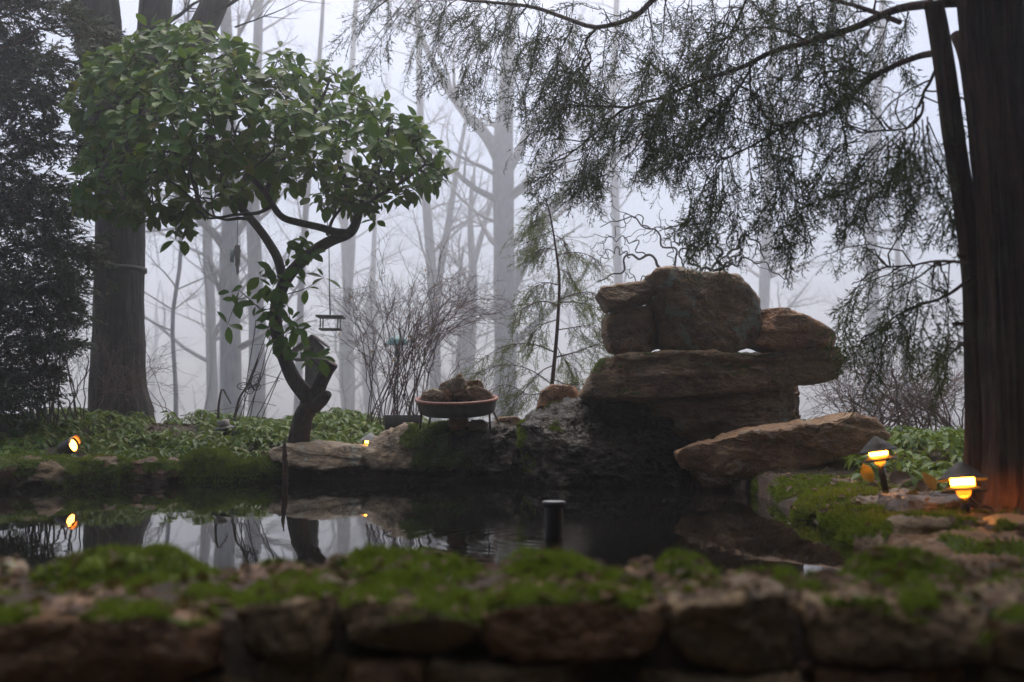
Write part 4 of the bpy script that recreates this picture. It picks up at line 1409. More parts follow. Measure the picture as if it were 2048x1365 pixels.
# scaffold: clusters of tips joined to the nearest limb
skel = np.concatenate([p[(len(p) // 3):] for p, r in LIMBS[3:]] + [LIMBS[0][0][70:]])
cent = tips[R.choice(len(tips), 120, replace=False)]
for _ in range(4):
    a = np.argmin(((tips[:, None] - cent[None]) ** 2).sum(-1), 1)
    cent = np.array([tips[a == k].mean(0) if (a == k).any() else cent[k] for k in range(len(cent))])
a = np.argmin(((tips[:, None] - cent[None]) ** 2).sum(-1), 1)
br = MB()
paths, rads = [], []
for c in cent:
    s = skel[np.argmin(((skel - c) ** 2).sum(-1) + 0.35 * np.maximum(skel[:, 2] - c[2] + 0.1, 0))]
    paths.append(wander(s, c, 8, 0.22, 0.05, R))
    rads.append(np.linspace(0.0075, 0.004, 8))
tubes(br, paths, rads, 5, False)
paths, rads, tdir = [], [], []
for k, tpt in enumerate(tips):
    c = cent[a[k]]
    L = np.linalg.norm(tpt - c)
    p = wander(c, tpt, 6, 0.16, 0.1, R)
    paths.append(p)
    rads.append(np.linspace(0.0038, 0.0018, 6))
    tdir.append(unit(unit(tpt - c) * 0.8 + unit(tpt - P(500, 330, Yl)) * 0.7 + np.array([0, -0.15, 0.35])))
tubes(br, paths, rads, 3, False)
tdir = np.array(tdir)
# sprigs on the trunk
SPR = [((552, 650), [(500, 600), (470, 575), (462, 585)]), ((505, 605), [(480, 590), (455, 650)]), ((570, 590), [(610, 578), (648, 555)]), ((560, 560), [(575, 520), (590, 485), (605, 492)]), ((565, 570), [(545, 545), (520, 552)]), ((640, 740), [(618, 712), (600, 705)]),
       ((655, 735), [(648, 722), (640, 715)]), ((556, 620), [(545, 640), (540, 655)]), ((570, 640), [(590, 650), (600, 665)]), ((560, 600), [(575, 610), (580, 640)]), ((575, 550), [(600, 530), (620, 505)]), ((552, 665), [(560, 680), (570, 690)]), ((560, 610), [(530, 620), (512, 610)]),
       ((556, 600), [(540, 590), (535, 610)]), ((600, 520), [(598, 500), (612, 480)]), ((560, 580), [(552, 565), (545, 575)]), ((565, 690), [(575, 665), (590, 655)]), ((380, 440), [(375, 460), (368, 478)]), ((360, 440), [(350, 462), (352, 480)]), ((720, 425), [(740, 420), (752, 440)])]
for s, pts in SPR:
    Yq = Yl - 0.12 + R.uniform(-0.1, 0.02)
    p = spline(np.vstack([P(*s, Yl - 0.02), PP(pts, Yq)]), 6)
    tubes(br, p, np.linspace(0.004, 0.002, 6), 4, False)
    for q in ([5] if len(pts) < 2 else [3, 5]):
        tips = np.vstack([tips, p[q]])
        tdir = np.vstack([tdir, unit(p[q] - p[q - 1] + np.array([0, -0.3, 0]))])
NSPR = sum(2 for _ in SPR)
mkb("branches", br, MAT['shrubbark'], lroot)["kind"] = "stuff"
LT = [leaf_template(1, 0.56, 0.22, 0.14, 6, 1.1), leaf_template(1, 0.5, 0.35, 0.2, 6, 1.15), leaf_template(1, 0.6, 0.12, 0.1, 6, 1.0)]
LP, LM, LK, LD = [], [], [], []
for k, (tp, td) in enumerate(zip(tips, tdir)):
    sprig = k >= len(tips) - NSPR
    m = R.integers(4, 7) if not sprig else R.integers(3, 5)
    a0 = R.uniform(0, 6.28)
    s1 = unit(np.cross(td, [0.2, 0.3, 1.0]))
    s2 = np.cross(td, s1)
    for j in range(m):
        an = a0 + j * 2.4 + R.normal() * 0.3
        d = unit(td * R.uniform(0.1, 0.8) + (s1 * math.cos(an) + s2 * math.sin(an)) * 1.0 + np.array([0, 0, -0.28]))
        up = unit(np.array([0, -0.6, 1.0]) + td * 0.4 + R.normal(0, 0.35, 3))
        L = R.uniform(0.05, 0.12)
        pos = tp - td * 0.02 * j / m + d * 0.012
        LP.append(pos); LM.append(frames(d[None], up[None], L)[0]); LK.append(R.integers(0, 3)); LD.append(pos[1] - (3 if sprig else 0))
LP, LM, LK, LD = map(np.array, (LP, LM, LK, LD))
order = np.argsort(LD)
big = np.zeros(len(LP), bool)
big[order[:300]] = True
lf = MB()
for k, (V, F) in enumerate(LT):
    s = (LK == k) & ~big
    inst(lf, V, [F], LM[s], LP[s])
crown = mkb("crown", lf, MAT['laurel'], lroot)
crown["kind"] = "stuff"
lme = []
for V, F in LT:
    me = mesh_data("leaf", V, [F])
    me.materials.append(MAT['laurel'])
    lme.append(me)
from mathutils import Matrix
lo0 = WORLD_ORIGIN[lroot.name]
for k in np.nonzero(big)[0]:
    o = bpy.data.objects.new("leaf", lme[LK[k]])
    COL.objects.link(o)
    o.parent = lroot
    M4 = Matrix(LM[k].tolist()).to_4x4()
    M4.translation = Vector(LP[k]) - lo0
    o.matrix_local = M4

# ------------------------------------------------------------------ big cedar on the right
croot = thing("cedar_tree", tuple(P(2045, 1040, 2.95)), "large cedar with drooping feathery branches and a red brown trunk at the right edge", "tree")
tr = MB()
trunk_tube(tr, PP([(2066, 1075), (2064, 1035), (2062, 980), (2054, 850), (2048, 700), (2030, 500), (2020, 300), (1992, 120), (1982, -20), (1960, -250), (1950, -600)], 2.95),
           np.array([112, 90, 78, 70, 72, 60, 66, 60, 64, 58, 45]) * 2.95 / FPX, 150, 120, 0.15, 11, 21)
trunk_tube(tr, PP([(1962, 1010), (1958, 940), (1955, 820), (1950, 680), (1945, 560), (1930, 420), (1908, 280), (1892, 160), (1876, 60), (1866, 5)], (3.12, 3.0)),
           np.array([34, 27, 23, 21, 20, 21, 21, 20, 19, 18]) * 3.05 / FPX, 90, 36, 0.07, 9, 22)
trunk_tube(tr, PP([(1848, 12), (1880, 8), (1920, 6), (1950, 10)], 3.0), np.array([8, 9, 10, 12]) * 3 / FPX, 14, 14, 0.05, 9, 23)
trunk_tube(tr, PP([(1962, 330), (1948, 240), (1930, 120), (1912, 70)], (2.98, 3.1)), np.array([15, 14, 13, 12]) * 3 / FPX, 20, 16, 0.05, 9, 24)
for a, b_ in (((1925, 300), (1912, 301)), ((1930, 512), (1916, 510)), ((1928, 648), (1905, 648))):
    trunk_tube(tr, PP([a, ((a[0] + b_[0]) / 2, a[1]), b_], 3.0), np.array([5, 4, 3]) * 3 / FPX, 6, 8, 0.03, 5, 25)
mkb("trunk", tr, MAT['cedarbark'], croot)


def cy(px):
    return 3.05 + (1900 - px) / 1200.0 * 2.7


MAIN = [([(1862, 8), (1790, 20), (1700, 60), (1620, 85), (1550, 105), (1480, 140), (1400, 165), (1330, 195), (1262, 215), (1220, 245), (1150, 300), (1100, 325)], 15, 3),
        ([(1885, 105), (1830, 115), (1755, 150), (1690, 205), (1640, 235), (1610, 242), (1560, 265), (1510, 290), (1465, 315), (1405, 345)], 13, 3),
        ([(1560, -130), (1420, -60), (1330, -15), (1290, 15), (1270, 35), (1195, 55), (1130, 35), (1085, 18), (1030, 8), (940, 2), (860, -10), (800, -10), (740, 30)], 13, 3),
        ([(1195, 55), (1172, 85), (1186, 118), (1165, 150), (1130, 180)], 6, 2),
        ([(1520, -60), (1490, 0), (1470, 40), (1440, 90), (1412, 120)], 6, 2.5),
        ([(1885, 110), (1860, 165), (1845, 190), (1840, 230), (1810, 262), (1770, 275), (1700, 290)], 7, 2.5),
        ([(1800, 45), (1640, -20), (1500, -90)], 10, 4),
        ([(1500, 130), (1505, 200), (1540, 243), (1575, 280)], 5, 2), ([(1500, 140), (1465, 205), (1420, 242)], 5, 2),
        ([(1620, 85), (1560, 60), (1480, 50), (1400, 60)], 5, 2), ([(1755, 150), (1680, 140), (1590, 160), (1500, 175)], 4, 2),
        ([(1940, 528), (1890, 520), (1850, 522), (1760, 533), (1715, 565)], 6, 2.5), ([(1945, 555), (1890, 590), (1820, 620), (1740, 665), (1700, 690)], 7, 2.5), ([(1950, 680), (1920, 690), (1900, 700)], 4, 2),
        ([(1260, 215), (1200, 215), (1130, 225), (1080, 250)], 5, 2), ([(1330, 195), (1310, 250), (1290, 280)], 4, 2)]
STR = """800,-20 740,40 692,80|830,-10 760,70 717,150|860,0 790,60 752,130|900,0 840,70 822,140|940,10 880,80 863,165|960,20 905,90 891,150|1000,10 940,90 926,205|1020,20 985,110 956,230|1050,20 1000,100 991,180
1080,40 1030,140 1011,220|1110,50 1060,150 1041,250|1140,60 1090,170 1062,270|1165,90 1110,190 1086,250|1150,300 1110,330 1082,390|1190,280 1150,340 1122,400|1220,250 1180,330 1171,400|1200,300 1200,360 1191,400
1185,120 1150,180 1122,250|1210,100 1200,180 1181,240|1280,200 1300,250 1290,300|1330,190 1320,260 1302,300|1360,180 1340,250 1312,330|1400,165 1380,250 1332,320|1430,155 1420,230 1391,300|1440,330 1410,400 1391,490
1420,340 1400,420 1372,490|1450,320 1440,400 1431,500|1400,350 1385,420 1366,470|1430,335 1425,420 1405,500|1465,315 1475,400 1471,450|1510,290 1520,380 1511,470|1540,280 1560,380 1546,450|1570,260 1590,380 1591,500|1610,245 1600,350 1611,470
1615,245 1580,330 1561,500|1800,265 1740,330 1692,420|1760,280 1700,340 1641,410|1800,270 1780,350 1741,440|1820,260 1810,340 1801,420|1840,240 1850,330 1861,400|1850,250 1880,340 1901,440|1720,285 1660,310 1626,380|1740,290 1700,360 1691,440
1780,280 1760,370 1711,440|1830,250 1830,350 1831,410|1860,300 1900,380 1914,440|1820,20 1800,90 1791,140|1780,25 1760,90 1741,160|1740,40 1720,110 1691,170|1690,65 1690,130 1681,200|1650,75 1650,150 1661,210
1760,535 1720,580 1691,640|1740,545 1700,600 1686,670|1790,530 1780,590 1761,660|1830,525 1810,600 1801,680|1870,525 1860,600 1841,700|1900,530 1890,620 1881,720|1840,610 1790,660 1741,740|1820,620 1760,660 1701,720
1250,20 1240,80 1230,130|1290,15 1300,80 1290,140|1330,-10 1340,60 1330,130|1380,-30 1380,50 1370,120|1420,-20 1430,50 1420,120|1460,30 1450,80 1440,130|1500,-20 1510,50 1500,110|1540,-20 1545,40 1550,90|1580,-20 1590,40 1585,90|1630,-20 1620,30 1620,75|1670,-20 1660,30 1650,70
1150,30 1140,80 1130,130|1090,10 1080,60 1060,100|1040,0 1030,50 1010,90|980,0 960,40 950,80|900,-10 880,30 860,70|1240,180 1220,220 1200,250|1290,170 1270,220 1250,250|1350,160 1330,210 1320,240|1450,180 1440,240 1430,280|1490,170 1480,230 1470,280|1380,200 1360,270 1350,330
1310,220 1300,270 1295,330|1345,240 1330,300 1320,350|1240,120 1220,160 1200,200|1310,110 1290,150 1270,190|1370,100 1350,140 1340,180|1430,110 1410,150 1400,190|1530,120 1520,170 1515,220|1580,110 1570,150 1560,200|1120,60 1110,120 1080,180|1060,50 1040,110 1010,170|980,60 960,120 940,170|1150,150 1120,210 1090,260|1230,260 1215,320 1205,380|1170,310 1150,360 1140,395"""
br = MB()
fol_p, fol_d, fol_s = [], [], []
R = np.random.default_rng(9)
for pts, w0, w1 in MAIN:
    Ys = np.array([cy(p[0]) for p in pts]) if pts[0][1] < 500 else np.linspace(3.0, 3.9, len(pts))
    path = spline(PP(pts, Ys), 40)
    path = path + np.cumsum(R.normal(0, 0.0035, (40, 3)), 0) * np.linspace(0, 1, 40)[:, None]
    rad = np.linspace(w0, w1, 40) * np.mean(Ys) / FPX / 2
    tubes(br, path, rad, 8, False)
    # bare and leafy side twigs along the limb
    for _ in range(int((10 + 7 * np.linalg.norm(path[-1] - path[0])) * (1.0 if pts[0][1] < 500 else 0.6))):
        i = R.integers(6, 39)
        d = unit(unit(path[min(i + 1, 39)] - path[i - 1]) + R.normal(0, 0.6, 3) + np.array([0, 0, -0.25]))
        L = R.uniform(0.12, 0.34)
        p = wander(path[i], path[i] + d * L, 7, 0.14, 0.06, R)
        tubes(br, p, np.linspace(0.004, 0.0015, 7), 3, False)
        for q in range(2, 7):
            for _ in range(1):
                fol_p.append(p[q]); fol_d.append(unit((p[q] - p[q - 1]) * 12 + R.normal(0, 0.4, 3) + np.array([0, 0, -0.75]))); fol_s.append(R.uniform(0.08, 0.15))
for row in STR.replace("\n", "|").split("|"):
    pts = [tuple(map(float, q.split(","))) for q in row.split()]
    for rep in range(2 if pts[0][1] < 500 else 1):
        jit = R.normal(0, 10, (3, 2)) * (0.5 if rep == 0 else 1.1)
        y0 = (cy(pts[0][0]) if pts[0][1] < 500 else 3.05 + (1930 - pts[0][0]) / 260.0) + R.uniform(-0.3, 0.35)
        path = spline(PP([(p[0] + j[0], p[1] + j[1]) for p, j in zip(pts, jit)], (y0, y0 + R.uniform(-0.15, 0.15))), 14)
        tubes(br, path, np.linspace(0.0028, 0.001, 14), 3, False)
        L = np.linalg.norm(np.diff(path, axis=0), axis=1).sum()
        for q in range(2, 14):
            tang = unit(path[q] - path[q - 1])
            for _ in range(1):
                fol_p.append(path[q] + R.normal(0, 0.006, 3))
                fol_d.append(unit(tang * 0.7 + R.normal(0, 0.55, 3) + np.array([-0.1, 0, -0.35])))
                fol_s.append(R.uniform(0.09, 0.18) * (1 if q < 12 else 0.85))
# the crown goes on above the frame and towards the camera
for _ in range(260):
    th = R.uniform(0, 6.28)
    rr = R.uniform(0.5, 2.4)
    c = np.array([1.5 + rr * math.cos(th) * 1.0, 3.0 + rr * math.sin(th) * 0.9, R.uniform(1.75, 4.5) - 0.12 * rr])
    if c[2] < CAM_Z + 0.56 * c[1] + 0.12 and c[1] > 0:
        continue
    a0 = c + np.array([(1.5 - c[0]) * 0.35, (2.95 - c[1]) * 0.35, 0.12])
    p = wander(a0, c, 10, 0.1, 0.05, R)
    tubes(br, p, np.linspace(0.012, 0.003, 10), 4, False)
    for q in range(3, 10):
        for _ in range(3):
            fol_p.append(p[q] + R.normal(0, 0.03, 3)); fol_d.append(unit(R.normal(0, 0.5, 3) + np.array([0, 0, -0.8]))); fol_s.append(R.uniform(0.18, 0.34))
mkb("branches", br, MAT['cedarbark'], croot)["kind"] = "stuff"
fo = MB()
kp = np.random.default_rng(3).random(len(fol_p)) < 0.86
fol_p, fol_d, fol_s = np.array(fol_p)[kp], np.array(fol_d)[kp], np.array(fol_s)[kp] * np.random.default_rng(4).uniform(0.7, 1.25, kp.sum())
put_sprays(fo, fol_p, fol_d, fol_s)
crown = mkb("crown", fo, MAT['cedar'], croot, smooth=False)
crown["kind"] = "stuff"

# ------------------------------------------------------------------ dark cypress at the left edge
Yc = 6.9
yroot = thing("cypress_tree", tuple(P(-70, 860, Yc)), "dark dense cypress with layered drooping sprays filling the left edge", "tree")
tr = MB()
trunk_tube(tr, PP([(-75, 900), (-72, 700), (-65, 400), (-60, 100), (-58, -200), (-50, -500)], Yc), np.array([34, 30, 26, 22, 18, 10]) * Yc / FPX, 50, 18, 0.06, 8, 31)
mkb("trunk", tr, MAT['cedarbark'], yroot)
PADS = [(40, 25, 120, 30), (150, 55, 70, 24), (190, 75, 40, 14), (20, 110, 80, 40), (110, 150, 90, 26), (185, 120, 34, 12), (30, 180, 80, 24), (70, 215, 90, 16), (120, 290, 70, 16), (50, 270, 70, 26), (30, 330, 60, 30), (95, 380, 90, 22), (140, 410, 50, 16), (50, 430, 80, 30), (130, 470, 60, 20), (60, 500, 80, 26), (150, 545, 55, 16), (100, 580, 80, 22), (40, 560, 70, 30), (160, 500, 30, 14), (60, 640, 70, 22), (30, 690, 70, 30), (100, 680, 40, 14), (50, 740, 60, 26), (20, 790, 70, 24), (120, 620, 50, 12), (-60, 150, 70, 80), (-60, 400, 70, 90), (-50, 600, 70, 80), (-40, 760, 70, 60), (10, -40, 100, 40), (-50, -120, 110, 60), (-60, -260, 100, 70)]
br = MB()
fp, fd, fs = [], [], []
R = np.random.default_rng(13)
for x, y, rx, ry in PADS:
    depth = R.uniform(0.25, 0.5)
    Yp = Yc + R.uniform(-0.25, 0.3)
    c = P(x, y, Yp)
    s = P(-65 + R.uniform(-8, 8), y + 25 + R.uniform(0, 40), Yc)
    p = wander(s, c, 10, 0.1, 0.04, R)
    tubes(br, p, np.linspace(0.014, 0.005, 10), 5, False)
    rx, ry = rx * (0.85 if x > 60 else 1.0), ry * 0.72
    m = int(rx * ry / 22) + 40
    q = unit(R.normal(0, 1, (m, 3))) * R.uniform(0.35, 1.0, (m, 1)) ** 0.7
    pos = c + q * np.array([rx * Yp / FPX, depth, ry * Yp / FPX])
    for k in range(0, m, 6):
        tubes(br, wander(p[R.integers(5, 10)], pos[k], 5, 0.12, 0.05, R), np.linspace(0.004, 0.0015, 5), 3, False)
    gx_, gy_ = proj(pos)
    keep = np.ones(m, bool)
    for ga, gb_, gc, gd in ((95, 70, 48, 30), (110, 238, 60, 16), (40, 240, 40, 11), (150, 200, 45, 18), (130, 345, 50, 24), (178, 430, 26, 42), (188, 330, 34, 55), (60, 332, 30, 14), (175, 625, 34, 42), (188, 560, 22, 30), (150, 470, 20, 14)):
        keep &= ~((((gx_ - ga) / gc) ** 2 + ((gy_ - gb_) / gd) ** 2 < 1) & (R.random(m) < 0.93))
    pos, q = pos[keep], q[keep]
    m = len(pos)
    out = unit(q * np.array([1, 1, 0.3]) + unit(c - s) * 0.5 + R.normal(0, 0.35, (m, 3)) + np.array([0, 0, -0.25]))
    fp.append(pos); fd.append(out); fs.append(R.uniform(0.09, 0.17, m))
mkb("branches", br, MAT['cedarbark'], yroot)["kind"] = "stuff"
fo = MB()
put_sprays(fo, np.concatenate(fp), np.concatenate(fd), np.concatenate(fs), FANS, np.array([0, -0.3, 1.0]))
crown = mkb("crown", fo, MAT['cypress'], yroot, smooth=False)
crown["kind"] = "stuff"

# ------------------------------------------------------------------ little conifer behind the bird bath
Ys = 6.7
sroot = thing("conifer_sapling", tuple(P(1103, 790, Ys)), "slender young conifer with sparse pale green drooping sprays left of the cairn", "tree")
tr = MB()
trunk_tube(tr, PP([(1098, 840), (1103, 780), (1112, 690), (1118, 600), (1118, 550), (1112, 500), (1104, 450), (1096, 412), (1086, 395)], Ys), np.array([4.5, 4.2, 3.8, 3.2, 2.7, 2.2, 1.8, 1.3, 0.9]) * Ys / FPX, 60, 10, 0.04, 6, 41)
mkb("trunk", tr, MAT['redtwig'], sroot)
SB = [([(1110, 705), (1070, 690), (1020, 690), (985, 705), (960, 722)], 2), ([(1112, 715), (1150, 705), (1190, 690), (1225, 680)], 2), ([(1116, 612), (1090, 603), (1060, 610), (1030, 628)], 2), ([(1118, 605), (1150, 605), (1185, 612), (1210, 625)], 2), ([(1118, 600), (1150, 588), (1180, 585), (1215, 600)], 1.5),
      ([(1105, 770), (1060, 740), (1010, 730), (960, 745)], 1.5), ([(1104, 778), (1060, 790), (1015, 770), (980, 780)], 1.5), ([(1108, 760), (1140, 770), (1180, 765)], 1.5), ([(1116, 570), (1090, 566), (1060, 580)], 1.5), ([(1117, 660), (1150, 655), (1185, 650), (1205, 660)], 1.5), ([(1114, 512), (1140, 505), (1170, 508), (1195, 520)], 1.5), ([(1112, 500), (1090, 497), (1070, 505)], 1.2),
      ([(1106, 462), (1085, 470), (1055, 485)], 1.2), ([(1100, 430), (1075, 440), (1048, 455)], 1), ([(1098, 415), (1080, 405), (1066, 425)], 1), ([(1108, 470), (1125, 480), (1135, 500)], 1), ([(1113, 640), (1085, 650), (1060, 670)], 1.5), ([(1110, 730), (1080, 745), (1040, 790), (1010, 815)], 1.5), ([(1118, 540), (1135, 545), (1150, 570)], 1), ([(1112, 690), (1130, 720), (1160, 745)], 1.2)]
br = MB()
fp, fd, fs = [], [], []
R = np.random.default_rng(17)
for pts, w in SB:
    path = spline(PP(pts, (Ys, Ys + R.uniform(-0.45, 0.35))), 16)
    tubes(br, path, np.linspace(w * 1.4, 0.6, 16) * Ys / FPX / 1.6, 5, False)
    for q in range(3, 16):
        for _ in range(2):
            d = unit(unit(path[q] - path[q - 1]) * 0.6 + R.normal(0, 0.45, 3) + np.array([0, 0, -0.55]))
            L = R.uniform(0.05, 0.16)
            tw = wander(path[q], path[q] + d * L, 5, 0.12, 0, R)
            tubes(br, tw, np.linspace(0.0022, 0.001, 5), 3, False)
            for z in (2, 4):
                fp.append(tw[z]); fd.append(unit(d + R.normal(0, 0.4, 3) + np.array([0, 0, -0.35]))); fs.append(R.uniform(0.07, 0.13))
mkb("branches", br, MAT['redtwig'], sroot)
fo = MB()
put_sprays(fo, fp, fd, fs)
crown = mkb("crown", fo, MAT['sapling'], sroot, smooth=False)
crown["kind"] = "stuff"


# ------------------------------------------------------------------ shrubs
def shrub(name, bases, tops, Y, label, mat, seed, r0=0.005, arch=0.25, side=7, lev=2, dY=0.5, wob=0.05):
    """Many arching stems from a few crowns; returns root and the twig ends."""
    R = np.random.default_rng(seed)
    g = P(bases[0][0], bases[0][1], Y)
    root = thing(name, tuple(g), label, "shrub")
    mb = MB()
    ends = []
    stems, twigs, fine = [], [], []
    for tx, ty in tops:
        bx, by = bases[R.integers(0, len(bases))]
        A = P(bx + R.normal() * 10, by, Y + R.normal() * 0.1)
        B = P(tx, ty, Y + R.uniform(-dY, dY))
        p = wander(A, B, 14, wob, arch * R.uniform(0.2, 1.0), R)
        stems.append((0, p, np.linspace(r0 * R.uniform(0.7, 1.3), 0.0012, 14)))
        for _ in range(side):
            i = R.integers(3, 13)
            tang = unit(p[i + 1] - p[i - 1])
            d = unit(tang + R.normal(0, 0.55, 3) + np.array([0, 0, 0.1]))
            L = R.uniform(0.12, 0.38)
            q = wander(p[i], p[i] + d * L + np.array([0, 0, -0.12 * L]), 8, 0.1, 0.14, R)
            twigs.append((1, q, np.linspace(0.0019, 0.0008, 8)))
            ends.append((q[-1], d))
            for _ in range(3 if lev > 1 else 0):
                k = R.integers(2, 7)
                dd = unit(d + R.normal(0, 0.7, 3))
                q2 = wander(q[k], q[k] + dd * R.uniform(0.05, 0.16), 5, 0.12, 0.08, R)
                fine.append((2, q2, np.linspace(0.0012, 0.0006, 5)))
                ends.append((q2[-1], dd))
    for g_ in (stems, twigs, fine):
        if g_:
            tubes(mb, np.array([i[1] for i in g_]), np.array([i[2] for i in g_]), 5 if g_ is stems else 3, False)
    mkb("twigs", mb, MAT[mat], root)
    return root, ends


def dress(root, name, ends, frac, size, mat, seed, drop_=0.3, per=1):
    R = np.random.default_rng(seed)
    mb = MB()
    T = leaf_template(1, 0.5, 0.3, 0.2, 4)
    pos, mats = [], []
    for e, d in ends:
        if R.random() < frac:
            for _ in range(per):
                dd = unit(d * 0.4 + R.normal(0, 0.6, 3) + np.array([0, 0, -drop_]))
                pos.append(e + (R.normal(0, size * 0.5, 3) if per > 1 else 0)); mats.append(frames(dd[None], R.normal(0, 1, (1, 3)), size * R.uniform(0.6, 1.3))[0])
    inst(mb, T[0], [T[1]], mats, pos)
    o = mkb(name, mb, MAT[mat], root)
    o["kind"] = "stuff"


R = np.random.default_rng(23)
tops = [(R.uniform(650, 1010), R.uniform(0, 1)) for _ in range(38)]
tops = [(x, 560 + 0.0016 * (x - 830) ** 2 + 150 * u * u) for x, u in tops] + [(880, 515), (760, 540), (930, 555), (705, 590), (1000, 610)]
root, ends = shrub("bare_shrub", [(770, 850), (740, 845), (830, 850), (790, 848)], tops, 7.1, "tangled bare shrub with arching reddish twigs behind the bird bath", 'redtwig', 24, 0.0038, 0.3, 10)
dress(root, "leaves", ends, 0.055, 0.022, 'orangeleaf', 3)
R = np.random.default_rng(29)
tops = [(R.uniform(20, 200), R.uniform(540, 720)) for _ in range(26)]
root, ends = shrub("bare_shrub", [(70, 850), (110, 845), (150, 840)], tops, 7.2, "thin leafless shrub between the dark cypress and the great trunk", 'twig', 30, 0.006, 0.25, 8)
dress(root, "leaves", ends, 0.03, 0.02, 'orangeleaf', 4)
R = np.random.default_rng(30)
tops = [(R.uniform(180, 400), R.uniform(640, 790)) for _ in range(12)]
root, ends = shrub("bare_shrub", [(150, 840), (200, 845), (330, 825)], tops, 7.8, "wispy reddish twigs spreading in front of the great trunk's foot", 'redtwig', 31, 0.003, 0.2, 6)
R = np.random.default_rng(33)
tops = [(R.uniform(1625, 1960), R.uniform(715, 830)) for _ in range(60)]
root, ends = shrub("hydrangea_shrub", [(1740, 880), (1790, 885), (1840, 880), (1880, 885), (1920, 885)], tops, 6.6, "bare hydrangea shrub with dried flower heads right of the cairn", 'redtwig', 34, 0.006, 0.12, 7)
dress(root, "dried_flowers", ends, 0.16, 0.016, 'dryhead', 5, 0.0, 7)

# contorted hazel: curling twigs above the cairn
hroot = thing("contorted_hazel", tuple(P(1420, 830, 7.3)), "contorted hazel with curling grey twigs rising behind the cairn", "shrub")
R = np.random.default_rng(37)


def curl(pts, Y, w0, w1, amp=0.035, n=60, cyc=5):
    p = spline(PP(pts, Y), n)
    t = np.linspace(0, 1, n)
    T = unit(np.gradient(p, axis=0))
    A = unit(np.cross(T, [0.3, 1.0, 0.2]))
    B = np.cross(T, A)
    ph = np.cumsum(R.uniform(0.5, 1.6, n)) / n * cyc * 6.28 + R.uniform(0, 6)
    a = amp * (0.5 + 0.7 * np.abs(vnoise(np.stack([t * 6 + R.uniform(0, 50), t * 0, t * 0], -1), 3))) * np.sin(np.pi * np.clip(t * 1.1, 0, 1)) ** 0.4
    p = p + A * (a * np.sin(ph))[:, None] + B * (a * np.cos(ph * 0.8))[:, None]
    return p, np.linspace(w0, w1, n) * 7.3 / FPX / 2


mb = MB()
HZ = [([(1420, 830), (1415, 700), (1410, 600), (1380, 540)], 14, 9), ([(1380, 600), (1320, 530), (1270, 512), (1235, 545), (1195, 565)], 8, 3), ([(1400, 600), (1340, 500), (1290, 450), (1240, 438), (1200, 455)], 6, 2), ([(1410, 600), (1385, 520), (1330, 455), (1290, 470)], 5, 2),
      ([(1420, 600), (1440, 520), (1430, 480), (1400, 500)], 8, 4), ([(1425, 600), (1470, 500), (1500, 470), (1530, 520)], 7, 3), ([(1415, 600), (1410, 540), (1450, 530), (1480, 500), (1490, 460)], 8, 3), ([(1430, 600), (1390, 530), (1380, 490), (1360, 510), (1370, 540)], 6, 3),
      ([(1440, 600), (1450, 540), (1500, 520), (1545, 540), (1570, 560)], 5, 2), ([(1425, 590), (1465, 450), (1450, 400), (1490, 380)], 4, 1.5), ([(1350, 590), (1300, 560), (1270, 560), (1250, 545)], 4, 1.5), ([(1290, 515), (1260, 480), (1215, 480), (1180, 500)], 3, 1), ([(1260, 515), (1230, 500), (1205, 520), (1180, 540)], 3, 1), ([(1300, 460), (1270, 430), (1235, 460), (1195, 490)], 3, 1), ([(1520, 505), (1550, 490), (1575, 520)], 2.5, 1), ([(1400, 510), (1370, 480), (1340, 500), (1350, 530)], 4, 1.5)]
for pts, w0, w1 in HZ:
    p, r = curl(pts, 7.3 + R.uniform(-0.3, 0.3), w0, w1)
    tubes(mb, p, r, 6, False)
    for _ in range(3):
        i = R.integers(15, 58)
        q0 = p[i]
        d = unit(R.normal(0, 1, 3) * np.array([1, 0.6, 1]))
        m = 24
        t = np.linspace(0, 1, m)
        q = q0 + d * (t * R.uniform(0.1, 0.26))[:, None]
        ph = np.cumsum(R.uniform(0.3, 1.4, m)) * 0.55
        q = q + np.stack([np.sin(ph), 0.5 * np.cos(ph * 1.3), np.cos(ph)], -1) * (0.022 * t)[:, None]
        q = q - (q[0] - q0)
        tubes(mb, q, np.linspace(0.0035, 0.0012, m), 4, False)
mkb("twigs", mb, MAT['hazeltwig'], hroot)

